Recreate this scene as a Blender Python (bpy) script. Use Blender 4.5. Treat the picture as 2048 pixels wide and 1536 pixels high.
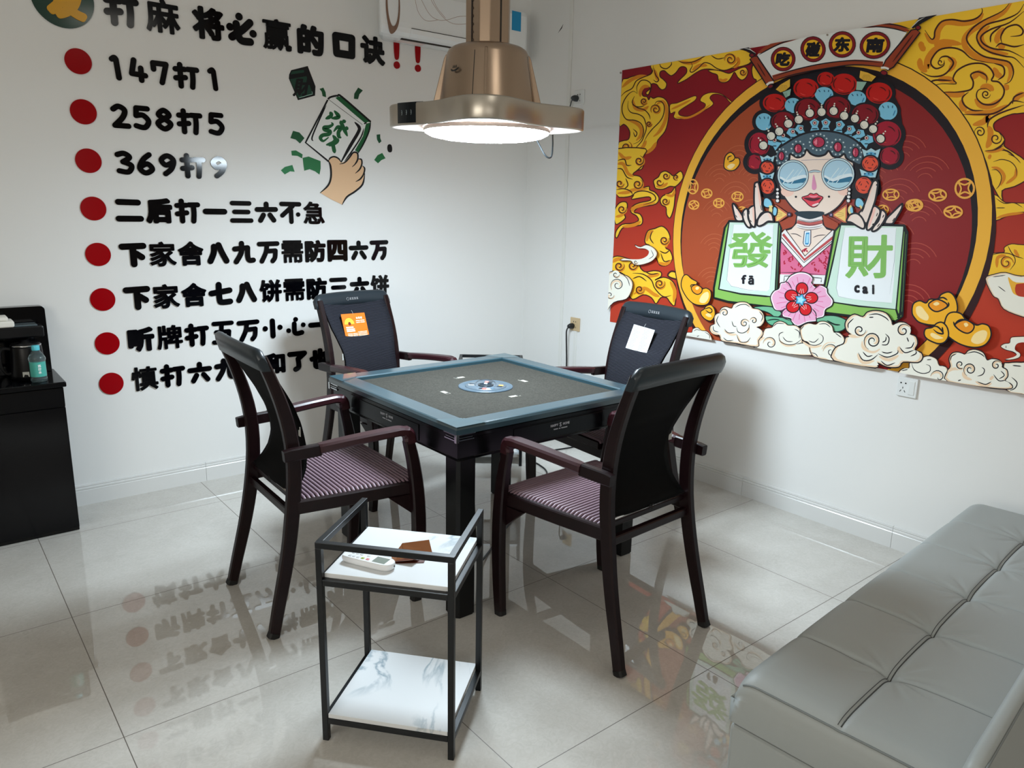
import bpy, math, random
from mathutils import Vector, Matrix
from mathutils.geometry import tessellate_polygon
random.seed(4)
for _o in list(bpy.data.objects):
    bpy.data.objects.remove(_o, do_unlink=True)
SC = bpy.context.scene
COL = SC.collection
PI = math.pi

# ------------------------------------------------------------------ camera
CAM_H = 1.47
F_PX = 1506.855
C_R = Vector((0.78016632, -0.62527023, 0.01943304))
C_U = Vector((0.12635294, 0.18792596, 0.97402195))
C_D = Vector((0.61267891, 0.75744371, -0.22561824))
cam_data = bpy.data.cameras.new('camera')
cam_data.sensor_width = 36.0
cam_data.lens = F_PX / 2048.0 * 36.0
cam_data.clip_start = 0.02
cam = bpy.data.objects.new('camera', cam_data)
COL.objects.link(cam)
_m = Matrix.Identity(4)
for _i, _a in enumerate((C_R, C_U, -C_D)):
    for _j in range(3):
        _m[_j][_i] = _a[_j]
_m[2][3] = CAM_H
cam.matrix_world = _m
SC.camera = cam

# ------------------------------------------------------------------ light and exposure
SC.view_settings.view_transform = 'Standard'
SC.view_settings.look = 'None'
SC.view_settings.gamma = 1.0
SC.view_settings.use_curve_mapping = False
SC.view_settings.exposure = 0.0
LAMP_STRENGTH = 106.0
DAY_STRENGTH = 14.0
SIDE_STRENGTH = 54.0
SKY_STRENGTH = 0.8
SC.cycles.max_bounces = 10
SC.cycles.diffuse_bounces = 6
SC.cycles.glossy_bounces = 5
SC.cycles.sample_clamp_indirect = 6.0
SC.cycles.use_denoising = True

# room limits (metres)
WL = 4.055      # the lettered wall stands at y = WL
WR = 3.371      # the mural wall stands at x = WR
YB = -2.3       # wall behind the camera
XB = -1.9       # wall on the far left
ZC = 2.95

world = bpy.data.worlds.new('sky')
SC.world = world
world.use_nodes = True
_bg = world.node_tree.nodes['Background']
_bg.inputs[0].default_value = (1.0, 0.97, 0.92, 1)
_bg.inputs[1].default_value = SKY_STRENGTH
# daylight through an assumed wide window, unseen, behind the camera
WIN = (-1.7, 1.6, 0.95, 2.35)   # x0, x1, z0, z1
_ld = bpy.data.lights.new('daylight', 'AREA')
_ld.shape = 'RECTANGLE'
_ld.size = WIN[1] - WIN[0] - 0.1
_ld.size_y = WIN[3] - WIN[2] - 0.1
_ld.energy = DAY_STRENGTH
_ld.color = (1.0, 0.965, 0.87)
_lo = bpy.data.objects.new('daylight', _ld)
COL.objects.link(_lo)
_lo.location = ((WIN[0] + WIN[1]) / 2, YB - 0.16, (WIN[2] + WIN[3]) / 2)
_lo.rotation_euler = (PI / 2, 0, 0)      # shines toward +y

# added fill window, unseen, on the far left; brightens the mural wall
FILL_WIN = (-1.3, 1.7, 0.95, 2.45)   # y0, y1, z0, z1
_ld2 = bpy.data.lights.new('side_fill', 'AREA')
_ld2.shape = 'RECTANGLE'
_ld2.size = FILL_WIN[1] - FILL_WIN[0] - 0.1
_ld2.size_y = FILL_WIN[3] - FILL_WIN[2] - 0.1
_ld2.energy = SIDE_STRENGTH
_ld2.color = _ld.color
_lo2 = bpy.data.objects.new('side_fill', _ld2)
COL.objects.link(_lo2)
_lo2.location = (XB - 0.16, (FILL_WIN[0] + FILL_WIN[1]) / 2, (FILL_WIN[2] + FILL_WIN[3]) / 2)
_lo2.rotation_euler = (PI / 2, 0, -PI / 2)      # shines toward +x

# ------------------------------------------------------------------ helpers
def ray(px, py):
    return C_D + C_R * ((px - 1024.0) / F_PX) + C_U * ((768.0 - py) / F_PX)

def on_plane(px, py, axis, val):
    """where the sight line of a traced point meets the wall, floor or table plane"""
    r = ray(px, py)
    c = Vector((0, 0, CAM_H))
    return c + r * ((val - c[axis]) / r[axis])

def lin(c):
    out = []
    for v in c[:3]:
        v = v / 255.0
        out.append(v / 12.92 if v <= 0.04045 else ((v + 0.055) / 1.055) ** 2.4)
    return (out[0], out[1], out[2], 1.0)

_MC = {}
def mat(name, rgb, rough=0.5, metal=0.0, spec=0.5, **kw):
    if name in _MC:
        return _MC[name]
    m = bpy.data.materials.new(name)
    m.use_nodes = True
    b = m.node_tree.nodes['Principled BSDF']
    b.inputs['Base Color'].default_value = lin(rgb)
    b.inputs['Roughness'].default_value = rough
    b.inputs['Metallic'].default_value = metal
    b.inputs['Specular IOR Level'].default_value = spec
    for k, v in kw.items():
        b.inputs[k.replace('_', ' ')].default_value = v
    _MC[name] = m
    return m

def ink(rgb, rough=0.55):
    return mat('print_%d_%d_%d_%d' % (rgb[0], rgb[1], rgb[2], int(rough * 100)), rgb, rough, spec=0.3)

def nodes_of(m):
    return m.node_tree.nodes, m.node_tree.links, m.node_tree.nodes['Principled BSDF']

def nd(ns, t, **kw):
    n = ns.new(t)
    for k, v in kw.items():
        setattr(n, k, v)
    return n

def noise_bump(m, scale, strength, dist=0.002, detail=4.0):
    ns, ls, b = nodes_of(m)
    tc = nd(ns, 'ShaderNodeTexCoord')
    nz = nd(ns, 'ShaderNodeTexNoise')
    nz.inputs['Scale'].default_value = scale
    nz.inputs['Detail'].default_value = detail
    bp = nd(ns, 'ShaderNodeBump')
    bp.inputs['Strength'].default_value = strength
    bp.inputs['Distance'].default_value = dist
    ls.new(tc.outputs['Object'], nz.inputs['Vector'])
    ls.new(nz.outputs['Fac'], bp.inputs['Height'])
    ls.new(bp.outputs['Normal'], b.inputs['Normal'])
    return nz

class MB:
    """collects shapes into one mesh"""
    def __init__(s):
        s.v = []; s.f = []; s.mi = []; s.sm = []
    def add(s, vs, fs, mi=0, smooth=False):
        o = len(s.v)
        s.v.extend([tuple(v) for v in vs])
        for f in fs:
            s.f.append(tuple(i + o for i in f)); s.mi.append(mi); s.sm.append(smooth)
    def box(s, c, d, rz=0.0, mi=0, M=None):
        x, y, z = d[0] / 2, d[1] / 2, d[2] / 2
        vs = [Vector((a, b, e)) for e in (-z, z) for b in (-y, y) for a in (-x, x)]
        R = Matrix.Rotation(rz, 3, 'Z') if M is None else M
        vs = [R @ v + Vector(c) for v in vs]
        s.add(vs, [(0, 2, 3, 1), (4, 5, 7, 6), (0, 1, 5, 4), (2, 6, 7, 3), (0, 4, 6, 2), (1, 3, 7, 5)], mi)
    def bx(s, x0, x1, y0, y1, z0, z1, mi=0):
        s.box(((x0 + x1) / 2, (y0 + y1) / 2, (z0 + z1) / 2), (x1 - x0, y1 - y0, z1 - z0), 0, mi)
    def loft(s, rings, mi=0, smooth=True, cap=True, closed=True):
        n = len(rings[0])
        vs = [p for r in rings for p in r]
        fs = []
        for i in range(len(rings) - 1):
            for j in range(n if closed else n - 1):
                k = (j + 1) % n
                fs.append((i * n + j, i * n + k, (i + 1) * n + k, (i + 1) * n + j))
        s.add(vs, fs, mi, smooth)
        if cap:
            s.add(rings[0], [tuple(reversed(range(n)))], mi)
            s.add(rings[-1], [tuple(range(n))], mi)
    def sweep(s, path, hw, hh, side, ch=0.25, mi=0, smooth=False):
        """rectangular bar with chamfered edges along a path; hw = half width along side, hh = half depth"""
        P = [Vector(p) for p in path]
        n = len(P)
        if not isinstance(hw, (list, tuple)): hw = [hw] * n
        if not isinstance(hh, (list, tuple)): hh = [hh] * n
        sd = Vector(side).normalized()
        rings = []
        for i in range(n):
            t = (P[min(i + 1, n - 1)] - P[max(i - 1, 0)]).normalized()
            nn = sd.cross(t).normalized()
            s2 = t.cross(nn).normalized()
            a, b = hw[i], hh[i]
            c = ch * min(a, b)
            pts = [(a, b - c), (a - c, b), (-a + c, b), (-a, b - c), (-a, -b + c), (-a + c, -b), (a - c, -b), (a, -b + c)]
            rings.append([P[i] + s2 * u + nn * v for u, v in pts])
        s.loft(rings, mi, smooth)
    def tube(s, path, r, seg=8, mi=0, cap=True):
        P = [Vector(p) for p in path]
        n = len(P)
        up = Vector((0, 0, 1))
        rings = []
        prev = None
        for i in range(n):
            t = (P[min(i + 1, n - 1)] - P[max(i - 1, 0)]).normalized()
            if prev is None:
                a = t.cross(up)
                if a.length < 1e-3: a = t.cross(Vector((1, 0, 0)))
                a.normalize()
            else:
                a = (prev - t * prev.dot(t))
                a = a.normalized() if a.length > 1e-6 else t.orthogonal().normalized()
            prev = a
            b = t.cross(a)
            rr = r[i] if isinstance(r, (list, tuple)) else r
            rings.append([P[i] + a * (rr * math.cos(2 * PI * k / seg)) + b * (rr * math.sin(2 * PI * k / seg)) for k in range(seg)])
        s.loft(rings, mi, True, cap)
    def lathe(s, prof, c=(0, 0, 0), seg=40, mi=0, fn=None, smooth=True, cap=True):
        """profile of (radius, z); fn(angle, r, z) may bend the radius"""
        rings = []
        for r, z in prof:
            ring = []
            for k in range(seg):
                a = 2 * PI * k / seg
                q = fn(a, r, z) if fn else r
                ring.append(Vector((c[0] + q * math.cos(a), c[1] + q * math.sin(a), c[2] + z)))
            rings.append(ring)
        s.loft(rings, mi, smooth, cap)
    def prism(s, pts, a, b, to3, mi=0, smooth=False):
        """flat outline pts (u,v) extruded between depths a and b; to3(u,v,d) gives the point"""
        n = len(pts)
        tri = tessellate_polygon([[Vector((p[0], p[1], 0)) for p in pts]])
        A = [to3(p[0], p[1], a) for p in pts]
        B = [to3(p[0], p[1], b) for p in pts]
        s.add(B, tri, mi, False)
        s.add(A, [tuple(reversed(t)) for t in tri], mi, False)
        s.add(A + B, [(i, (i + 1) % n, n + (i + 1) % n, n + i) for i in range(n)], mi, smooth)
    def build(s, name, mats, parent=None, bevel=0.0, seg=2, fix=True, angle=40):
        me = bpy.data.meshes.new(name)
        me.from_pydata(s.v, [], s.f)
        if not isinstance(mats, (list, tuple)): mats = [mats]
        for m in mats: me.materials.append(m)
        me.polygons.foreach_set('material_index', s.mi)
        me.polygons.foreach_set('use_smooth', s.sm)
        if fix:
            import bmesh
            bm = bmesh.new(); bm.from_mesh(me)
            bmesh.ops.remove_doubles(bm, verts=bm.verts, dist=1e-6)
            bmesh.ops.recalc_face_normals(bm, faces=bm.faces)
            bm.to_mesh(me); bm.free()
        me.update()
        o = bpy.data.objects.new(name, me)
        COL.objects.link(o)
        if parent is not None: o.parent = parent
        if bevel > 0:
            md = o.modifiers.new('bevel', 'BEVEL')
            md.width = bevel; md.segments = seg; md.limit_method = 'ANGLE'; md.angle_limit = math.radians(angle)
            md.harden_normals = False
        return o

def tag(o, label=None, cat=None, group=None, kind=None):
    if label: o['label'] = label
    if cat: o['category'] = cat
    if group: o['group'] = group
    if kind: o['kind'] = kind
    return o

def thing(name, label, cat, loc=(0, 0, 0), rz=0.0, group=None):
    o = bpy.data.objects.new(name, None)
    o.empty_display_size = 0.05
    COL.objects.link(o)
    o.location = loc
    o.rotation_euler = (0, 0, rz)
    return tag(o, label, cat, group)

def dup(root, loc, rz, label, group=None):
    r = root.copy(); COL.objects.link(r)
    r.location = loc; r.rotation_euler = (0, 0, rz)
    tag(r, label, None, group)
    for ch in list(root.children):
        c = ch.copy(); COL.objects.link(c); c.parent = r
        for g in list(ch.children):
            d = g.copy(); COL.objects.link(d); d.parent = c
    return r

def struct(o):
    o['kind'] = 'structure'
    return o

def arc(c, r, a0, a1, n):
    return [(c[0] + r * math.cos(a0 + (a1 - a0) * i / n), c[1] + r * math.sin(a0 + (a1 - a0) * i / n)) for i in range(n + 1)]

def rrect(x0, x1, y0, y1, r, n=4):
    p = []
    for cx, cy, a in ((x1 - r, y1 - r, 0), (x0 + r, y1 - r, PI / 2), (x0 + r, y0 + r, PI), (x1 - r, y0 + r, 1.5 * PI)):
        p += arc((cx, cy), r, a, a + PI / 2, n)
    return p

def crom(pts, closed=False, sub=4):
    """smooth curve through the points (any dimension tuple)"""
    n = len(pts); out = []
    dim = len(pts[0])
    rng = n if closed else n - 1
    for i in range(rng):
        g = (lambda k: pts[k % n]) if closed else (lambda k: pts[max(0, min(n - 1, k))])
        p0, p1, p2, p3 = g(i - 1), g(i), g(i + 1), g(i + 2)
        for j in range(sub):
            t = j / sub
            out.append(tuple(0.5 * (2 * p1[d] + (p2[d] - p0[d]) * t + (2 * p0[d] - 5 * p1[d] + 4 * p2[d] - p3[d]) * t * t
                                    + (3 * p1[d] - p0[d] - 3 * p2[d] + p3[d]) * t ** 3) for d in range(dim)))
    if not closed: out.append(tuple(pts[-1]))
    return out

# glyph outlines out of the built-in font
_GL = {}
def glyph(ch):
    if ch in _GL: return _GL[ch]
    cu = bpy.data.curves.new('glyph', 'FONT')
    cu.body = ch; cu.size = 1.0; cu.resolution_u = 3
    ob = bpy.data.objects.new('glyph', cu)
    COL.objects.link(ob)
    dg = bpy.context.evaluated_depsgraph_get()
    me = bpy.data.meshes.new_from_object(ob.evaluated_get(dg))
    vs = [(v.co.x, v.co.y) for v in me.vertices]
    fs = [tuple(p.vertices) for p in me.polygons]
    bpy.data.meshes.remove(me)
    bpy.data.objects.remove(ob, do_unlink=True)
    bpy.data.curves.remove(cu)
    # weld
    key = {}; mp = []; nv = []
    for p in vs:
        k = (round(p[0], 5), round(p[1], 5))
        if k not in key: key[k] = len(nv); nv.append(p)
        mp.append(key[k])
    fs = [tuple(mp[i] for i in f) for f in fs]
    fs = [f for f in fs if len(set(f)) == len(f)]
    cnt = {}
    for f in fs:
        for i in range(len(f)):
            e = (f[i], f[(i + 1) % len(f)])
            k = (min(e), max(e)); cnt[k] = cnt.get(k, 0) + 1
    be = [e for e, n in cnt.items() if n == 1]
    xs = [p[0] for p in nv] or [0, 1]; ys = [p[1] for p in nv] or [0, 1]
    _GL[ch] = (nv, fs, be, (min(xs), max(xs), min(ys), max(ys)))
    return _GL[ch]

def put_glyph(mb, ch, cx, cy, w, h, r, to3, d0, d1, mi=0, rot=0.0):
    """fat rounded character of size w x h centred at (cx, cy), stroke grown by r, depth d0..d1"""
    nv, fs, be, (x0, x1, y0, y1) = glyph(ch)
    sx = max(w - 2 * r, 1e-4) / max(x1 - x0, 1e-4); sy = max(h - 2 * r, 1e-4) / max(y1 - y0, 1e-4)
    ca, sa = math.cos(rot), math.sin(rot)
    pts = []
    for p in nv:
        u = (p[0] - (x0 + x1) / 2) * sx; v = (p[1] - (y0 + y1) / 2) * sy
        pts.append((cx + u * ca - v * sa, cy + u * sa + v * ca))
    mb.add([to3(p[0], p[1], d1) for p in pts], fs, mi)
    if r <= 0:
        return
    flat = abs(d1 - d0) < 1e-9
    e = d1
    seen = set()
    for a, b in be:
        pa, pb = Vector(pts[a]), Vector(pts[b])
        d = pb - pa
        if d.length < 1e-7: continue
        n = Vector((-d.y, d.x)).normalized() * r
        q = [pa + n, pa - n, pb - n, pb + n]
        e += 1e-5
        if flat: mb.add([to3(k.x, k.y, e) for k in q], [(0, 1, 2, 3)], mi)
        else: mb.add([to3(k.x, k.y, e) for k in q] + [to3(k.x, k.y, d0) for k in q],
               [(0, 1, 2, 3), (2, 1, 5, 6), (0, 3, 7, 4)], mi)
        for k in (a, b):
            if k in seen: continue
            seen.add(k)
            c = pts[k]
            ring = [(c[0] + r * math.cos(2 * PI * j / 12), c[1] + r * math.sin(2 * PI * j / 12)) for j in range(12)]
            e += 1e-5
            if flat: mb.add([to3(p[0], p[1], e) for p in ring], [tuple(range(12))], mi)
            else: mb.add([to3(p[0], p[1], e) for p in ring] + [to3(p[0], p[1], d0) for p in ring],
                   [tuple(range(12))] + [((j + 1) % 12, j, 12 + j, 12 + (j + 1) % 12) for j in range(12)], mi)

def put_strokes(mb, strokes, cx, cy, w, h, r, to3, d0, d1, mi=0):
    """character drawn with round-ended brush strokes given in a unit box"""
    e = d1
    for s in strokes:
        sm = len(s) > 2 and s[0] != s[-1] and not isinstance(s, list)
        p = crom([q[:2] for q in s], False, 5) if sm else list(s)
        k = r
        P = [(cx + (q[0] - .5) * (w - 2 * r), cy + (q[1] - .5) * (h - 2 * r)) for q in p]
        for c in P:
            ring = [(c[0] + k * math.cos(2 * PI * j / 16), c[1] + k * math.sin(2 * PI * j / 16)) for j in range(16)]
            e += 1e-5
            mb.add([to3(a, b, e) for a, b in ring] + [to3(a, b, d0) for a, b in ring], [tuple(range(16))] + [((j + 1) % 16, j, 16 + j, 16 + (j + 1) % 16) for j in range(16)], mi)
        for a, b in zip(P, P[1:]):
            d = Vector(b) - Vector(a)
            if d.length < 1e-7: continue
            n = Vector((-d.y, d.x)).normalized() * k
            q = [Vector(a) + n, Vector(a) - n, Vector(b) - n, Vector(b) + n]
            e += 1e-5
            mb.add([to3(v.x, v.y, e) for v in q] + [to3(v.x, v.y, d0) for v in q], [(0, 1, 2, 3), (2, 1, 5, 6), (0, 3, 7, 4)], mi)

def put_text(mb, txt, x, y, h, r, to3, d0, d1, mi=0, gap=0.12, sx=1.0):
    """line of lettering starting at (x, y baseline), cap height h"""
    sc = h / 0.73
    for ch in txt:
        if ch == ' ':
            x += 0.3 * sc * sx; continue
        nv, fs, be, (x0, x1, y0, y1) = glyph(ch)
        w = (x1 - x0) * sc * sx
        put_glyph(mb, ch, x + w / 2, y + (y0 + y1) / 2 * sc, w + 2 * r, (y1 - y0) * sc + 2 * r, r, to3, d0, d1, mi)
        x += w + gap * sc * sx
    return x
# ------------------------------------------------------------------ materials of the room
M_wall = mat('white_wall_paint', (226, 226, 224), 0.75, spec=0.25)
_nz = noise_bump(M_wall, 9.0, 0.12, 0.004)
M_base = mat('glazed_skirting_tile', (214, 214, 212), 0.22, spec=0.5)
M_ceil = mat('ceiling_paint', (222, 221, 218), 0.8, spec=0.2)

M_floor = mat('polished_floor_tile', (196, 188, 178), 0.035, spec=0.5, IOR=1.68)
ns, ls, b = nodes_of(M_floor)
tc = nd(ns, 'ShaderNodeTexCoord')
sep = nd(ns, 'ShaderNodeSeparateXYZ')
ls.new(tc.outputs['Object'], sep.inputs[0])
def joint(out, off, pitch):
    a = nd(ns, 'ShaderNodeMath', operation='SUBTRACT'); a.inputs[1].default_value = off
    ls.new(out, a.inputs[0])
    p = nd(ns, 'ShaderNodeMath', operation='PINGPONG'); p.inputs[1].default_value = pitch / 2
    ls.new(a.outputs[0], p.inputs[0])
    l = nd(ns, 'ShaderNodeMath', operation='LESS_THAN'); l.inputs[1].default_value = 0.0013
    ls.new(p.outputs[0], l.inputs[0])
    return l
jx = joint(sep.outputs['X'], 0.322, 0.795)
jy = joint(sep.outputs['Y'], 1.305, 0.80)
jm = nd(ns, 'ShaderNodeMath', operation='MAXIMUM')
ls.new(jx.outputs[0], jm.inputs[0]); ls.new(jy.outputs[0], jm.inputs[1])
n1 = nd(ns, 'ShaderNodeTexNoise'); n1.inputs['Scale'].default_value = 5.0; n1.inputs['Detail'].default_value = 8.0
n1.inputs['Distortion'].default_value = 0.8
n2 = nd(ns, 'ShaderNodeTexNoise'); n2.inputs['Scale'].default_value = 38.0; n2.inputs['Detail'].default_value = 6.0
n2.inputs['Distortion'].default_value = 2.5
ls.new(tc.outputs['Object'], n1.inputs['Vector']); ls.new(tc.outputs['Object'], n2.inputs['Vector'])
av = nd(ns, 'ShaderNodeMath', operation='ADD'); ls.new(n1.outputs['Fac'], av.inputs[0]); ls.new(n2.outputs['Fac'], av.inputs[1])
rp = nd(ns, 'ShaderNodeValToRGB')
rp.color_ramp.elements[0].position = 0.36; rp.color_ramp.elements[0].color = lin((184, 180, 173))
rp.color_ramp.elements[1].position = 0.66; rp.color_ramp.elements[1].color = lin((198, 195, 189))
hv = nd(ns, 'ShaderNodeMath', operation='MULTIPLY'); hv.inputs[1].default_value = 0.5
ls.new(av.outputs[0], hv.inputs[0]); ls.new(hv.outputs[0], rp.inputs[0])
mx = nd(ns, 'ShaderNodeMix', data_type='RGBA')
ls.new(jm.outputs[0], mx.inputs['Factor']); ls.new(rp.outputs[0], mx.inputs[6]); mx.inputs[7].default_value = lin((92, 84, 76))
ls.new(mx.outputs[2], b.inputs['Base Color'])
jr = nd(ns, 'ShaderNodeMapRange'); jr.inputs[3].default_value = 0.014; jr.inputs[4].default_value = 0.6
ls.new(jm.outputs[0], jr.inputs[0]); ls.new(jr.outputs[0], b.inputs['Roughness'])

M_rear = mat('beige_wall_paint', (168, 154, 134), 0.8, spec=0.2)
# ------------------------------------------------------------------ room shell
T = 0.12
mb = MB(); mb.bx(XB - T, WR + T, YB - T, WL + T, -0.1, 0.0); struct(mb.build('floor', M_floor))
mb = MB(); mb.bx(XB - T, WR + T, YB - T, WL + T, ZC, ZC + 0.1); struct(mb.build('ceiling', M_ceil))
mb = MB(); mb.bx(XB - T, WR + T, WL, WL + T, 0, ZC); struct(mb.build('wall_left', M_wall))
mb = MB(); mb.bx(WR, WR + T, YB - T, WL, 0, ZC); struct(mb.build('wall_right', M_wall))
mb = MB()
mb.bx(XB - T, XB, YB - T, FILL_WIN[0], 0, ZC); mb.bx(XB - T, XB, FILL_WIN[1], WL, 0, ZC)
mb.bx(XB - T, XB, FILL_WIN[0], FILL_WIN[1], 0, FILL_WIN[2]); mb.bx(XB - T, XB, FILL_WIN[0], FILL_WIN[1], FILL_WIN[3], ZC)
struct(mb.build('wall_far_left', M_rear))
mb = MB()
mb.bx(XB, WIN[0], YB - T, YB, 0, ZC); mb.bx(WIN[1], WR, YB - T, YB, 0, ZC)
mb.bx(WIN[0], WIN[1], YB - T, YB, 0, WIN[2]); mb.bx(WIN[0], WIN[1], YB - T, YB, WIN[3], ZC)
struct(mb.build('wall_rear', M_rear))
M_alu = mat('white_window_frame', (225, 226, 226), 0.35)
mb = MB()
for x in (WIN[0] + 0.03, (WIN[0] * 2 + WIN[1]) / 3, (WIN[0] + 2 * WIN[1]) / 3, WIN[1] - 0.03):
    mb.bx(x - 0.03, x + 0.03, YB - 0.09, YB - 0.03, WIN[2], WIN[3])
mb.bx(WIN[0], WIN[1], YB - 0.09, YB - 0.03, WIN[2], WIN[2] + 0.06); mb.bx(WIN[0], WIN[1], YB - 0.09, YB - 0.03, WIN[3] - 0.06, WIN[3])
win = struct(mb.build('assumed_window', M_alu))  # frame of the assumed, unseen window that lets in the daylight
M_pane = bpy.data.materials.new('window_glass'); M_pane.use_nodes = True
ns = M_pane.node_tree.nodes; ls = M_pane.node_tree.links; ns.clear()
_o = ns.new('ShaderNodeOutputMaterial'); _t = ns.new('ShaderNodeBsdfTransparent'); _g = ns.new('ShaderNodeBsdfGlossy'); _x = ns.new('ShaderNodeMixShader')
_g.inputs['Roughness'].default_value = 0.02; _x.inputs[0].default_value = 0.05
ls.new(_t.outputs[0], _x.inputs[1]); ls.new(_g.outputs[0], _x.inputs[2]); ls.new(_x.outputs[0], _o.inputs[0])
mb = MB(); mb.bx(WIN[0] + 0.06, WIN[1] - 0.06, YB - 0.064, YB - 0.058, WIN[2] + 0.06, WIN[3] - 0.06); mb.build('window_pane', M_pane, win)

mb = MB()
for y in (FILL_WIN[0] + 0.03, (FILL_WIN[0] + FILL_WIN[1]) / 2, FILL_WIN[1] - 0.03): mb.bx(XB - 0.09, XB - 0.03, y - 0.03, y + 0.03, FILL_WIN[2], FILL_WIN[3])
mb.bx(XB - 0.09, XB - 0.03, FILL_WIN[0], FILL_WIN[1], FILL_WIN[2], FILL_WIN[2] + 0.06); mb.bx(XB - 0.09, XB - 0.03, FILL_WIN[0], FILL_WIN[1], FILL_WIN[3] - 0.06, FILL_WIN[3])
added_win = struct(mb.build('added_fill_window', M_alu))  # frame of the window added for the side fill light
mb = MB(); mb.bx(XB - 0.064, XB - 0.058, FILL_WIN[0] + 0.06, FILL_WIN[1] - 0.06, FILL_WIN[2] + 0.06, FILL_WIN[3] - 0.06); mb.build('window_pane', M_pane, added_win)
# assumed ceiling panel light, unseen, above the camera side of the room
M_panel = bpy.data.materials.new('assumed_lit_ceiling_panel'); M_panel.use_nodes = True
_b = M_panel.node_tree.nodes['Principled BSDF']; _b.inputs['Emission Color'].default_value = (1.0, .97, .88, 1); _b.inputs['Emission Strength'].default_value = 4.0
cl = thing('assumed_ceiling_light', 'assumed square flat ceiling panel light, unseen, above the sofa side of the room', 'assumed ceiling light', (1.62, .72, ZC))
mb = MB(); mb.bx(-.29, .29, -.29, .29, -.022, -.012); mb.build('diffuser', M_panel, cl)
mb = MB()
for a, b_, c_, d_ in ((-.31, .31, -.31, -.291), (-.31, .31, .291, .31), (-.31, -.291, -.291, .291), (.291, .31, -.291, .291)): mb.bx(a, b_, c_, d_, -.026, -.0005)
mb.build('frame', M_alu, cl)

# skirting: body, moulded lip and thin top bead, with butt joints
M_grout = mat('dark_joint', (120, 122, 122), 0.8)
def skirting(name, along_x, fixed, a0, a1, joints):
    prof = [(0, 0), (0.012, 0), (0.012, 0.074), (0.009, 0.078), (0.012, 0.081), (0.012, 0.088), (0.008, 0.092), (0.011, 0.096), (0.009, 0.104), (0.0, 0.106)]
    mb = MB()
    for p0, p1 in zip([a0] + joints, joints + [a1]):
        r = []
        for t in (p0 + 0.0007, p1 - 0.0007):
            r.append([Vector((t, fixed - d, z)) if along_x else Vector((fixed - d, t, z)) for d, z in prof])
        mb.loft(r, 0, False)
    return struct(mb.build(name, M_base))
skirting('baseboard_left', True, WL - 0.0005, XB, WR - 0.012, [-0.45, 0.347, 1.15, 1.95, 2.75])
skirting('baseboard_right', False, WR - 0.0005, YB, WL - 0.012, [-1.1, -0.22, 0.58, 1.385, 2.18, 2.98])
# surface conduits on the mural wall
mb = MB(); mb.bx(WR - 0.009, WR - 0.0005, 3.645, 3.672, 0.107, ZC - 0.001); struct(mb.build('trim_1', mat('cable_trunking', (222, 222, 218), 0.5), None, 0.002))
mb = MB(); mb.bx(WR - 0.007, WR - 0.0005, 3.505, 3.532, 0.107, 0.712); struct(mb.build('trim_2', mat('cable_trunking', (222, 222, 218), 0.5), None, 0.002))
mb = MB(); mb.bx(WR - 0.009, WR - 0.0005, 3.625, 3.645, 2.02, 2.12); struct(mb.build('trim_3', mat('cable_trunking', (222, 222, 218), 0.5), None, 0.002))

# ------------------------------------------------------------------ wall lettering
M_black = mat('black_acrylic_letter', (3, 3, 6), 0.10, spec=0.22)
M_redac = mat('red_acrylic', (148, 2, 12), 0.16, spec=0.2)
def wall3(u, v, d):
    return Vector((u, WL - d, v))
RAD = {'打': .0095, '麻': .0044, '将': .0065, '必': .012, '赢': .0034, '的': .0085, '口': .0145, '诀': .0065, '二': .0125, '后': .009, '一': .0125, '三': .0105,
       '六': .0125, '不': .0105, '急': .0040, '下': .0135, '家': .0044, '舍': .0058, '八': .0135, '九': .0125, '万': .0115, '需': .0036, '防': .0070,
       '四': .0080, '七': .0125, '饼': .0050, '听': .0080, '牌': .0042, '五': .0095, '小': .0125, '心': .012, '慎': .0036, '和': .0080, '了': .0130, '也': .0100}
SIZE = {'一': (.122, .034), '二': (.125, .106), '三': (.122, .112), '六': (.126, .112), '心': (.120, .108), '小': (.120, .112), '口': (.112, .104), '八': (.120, .112)}
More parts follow.
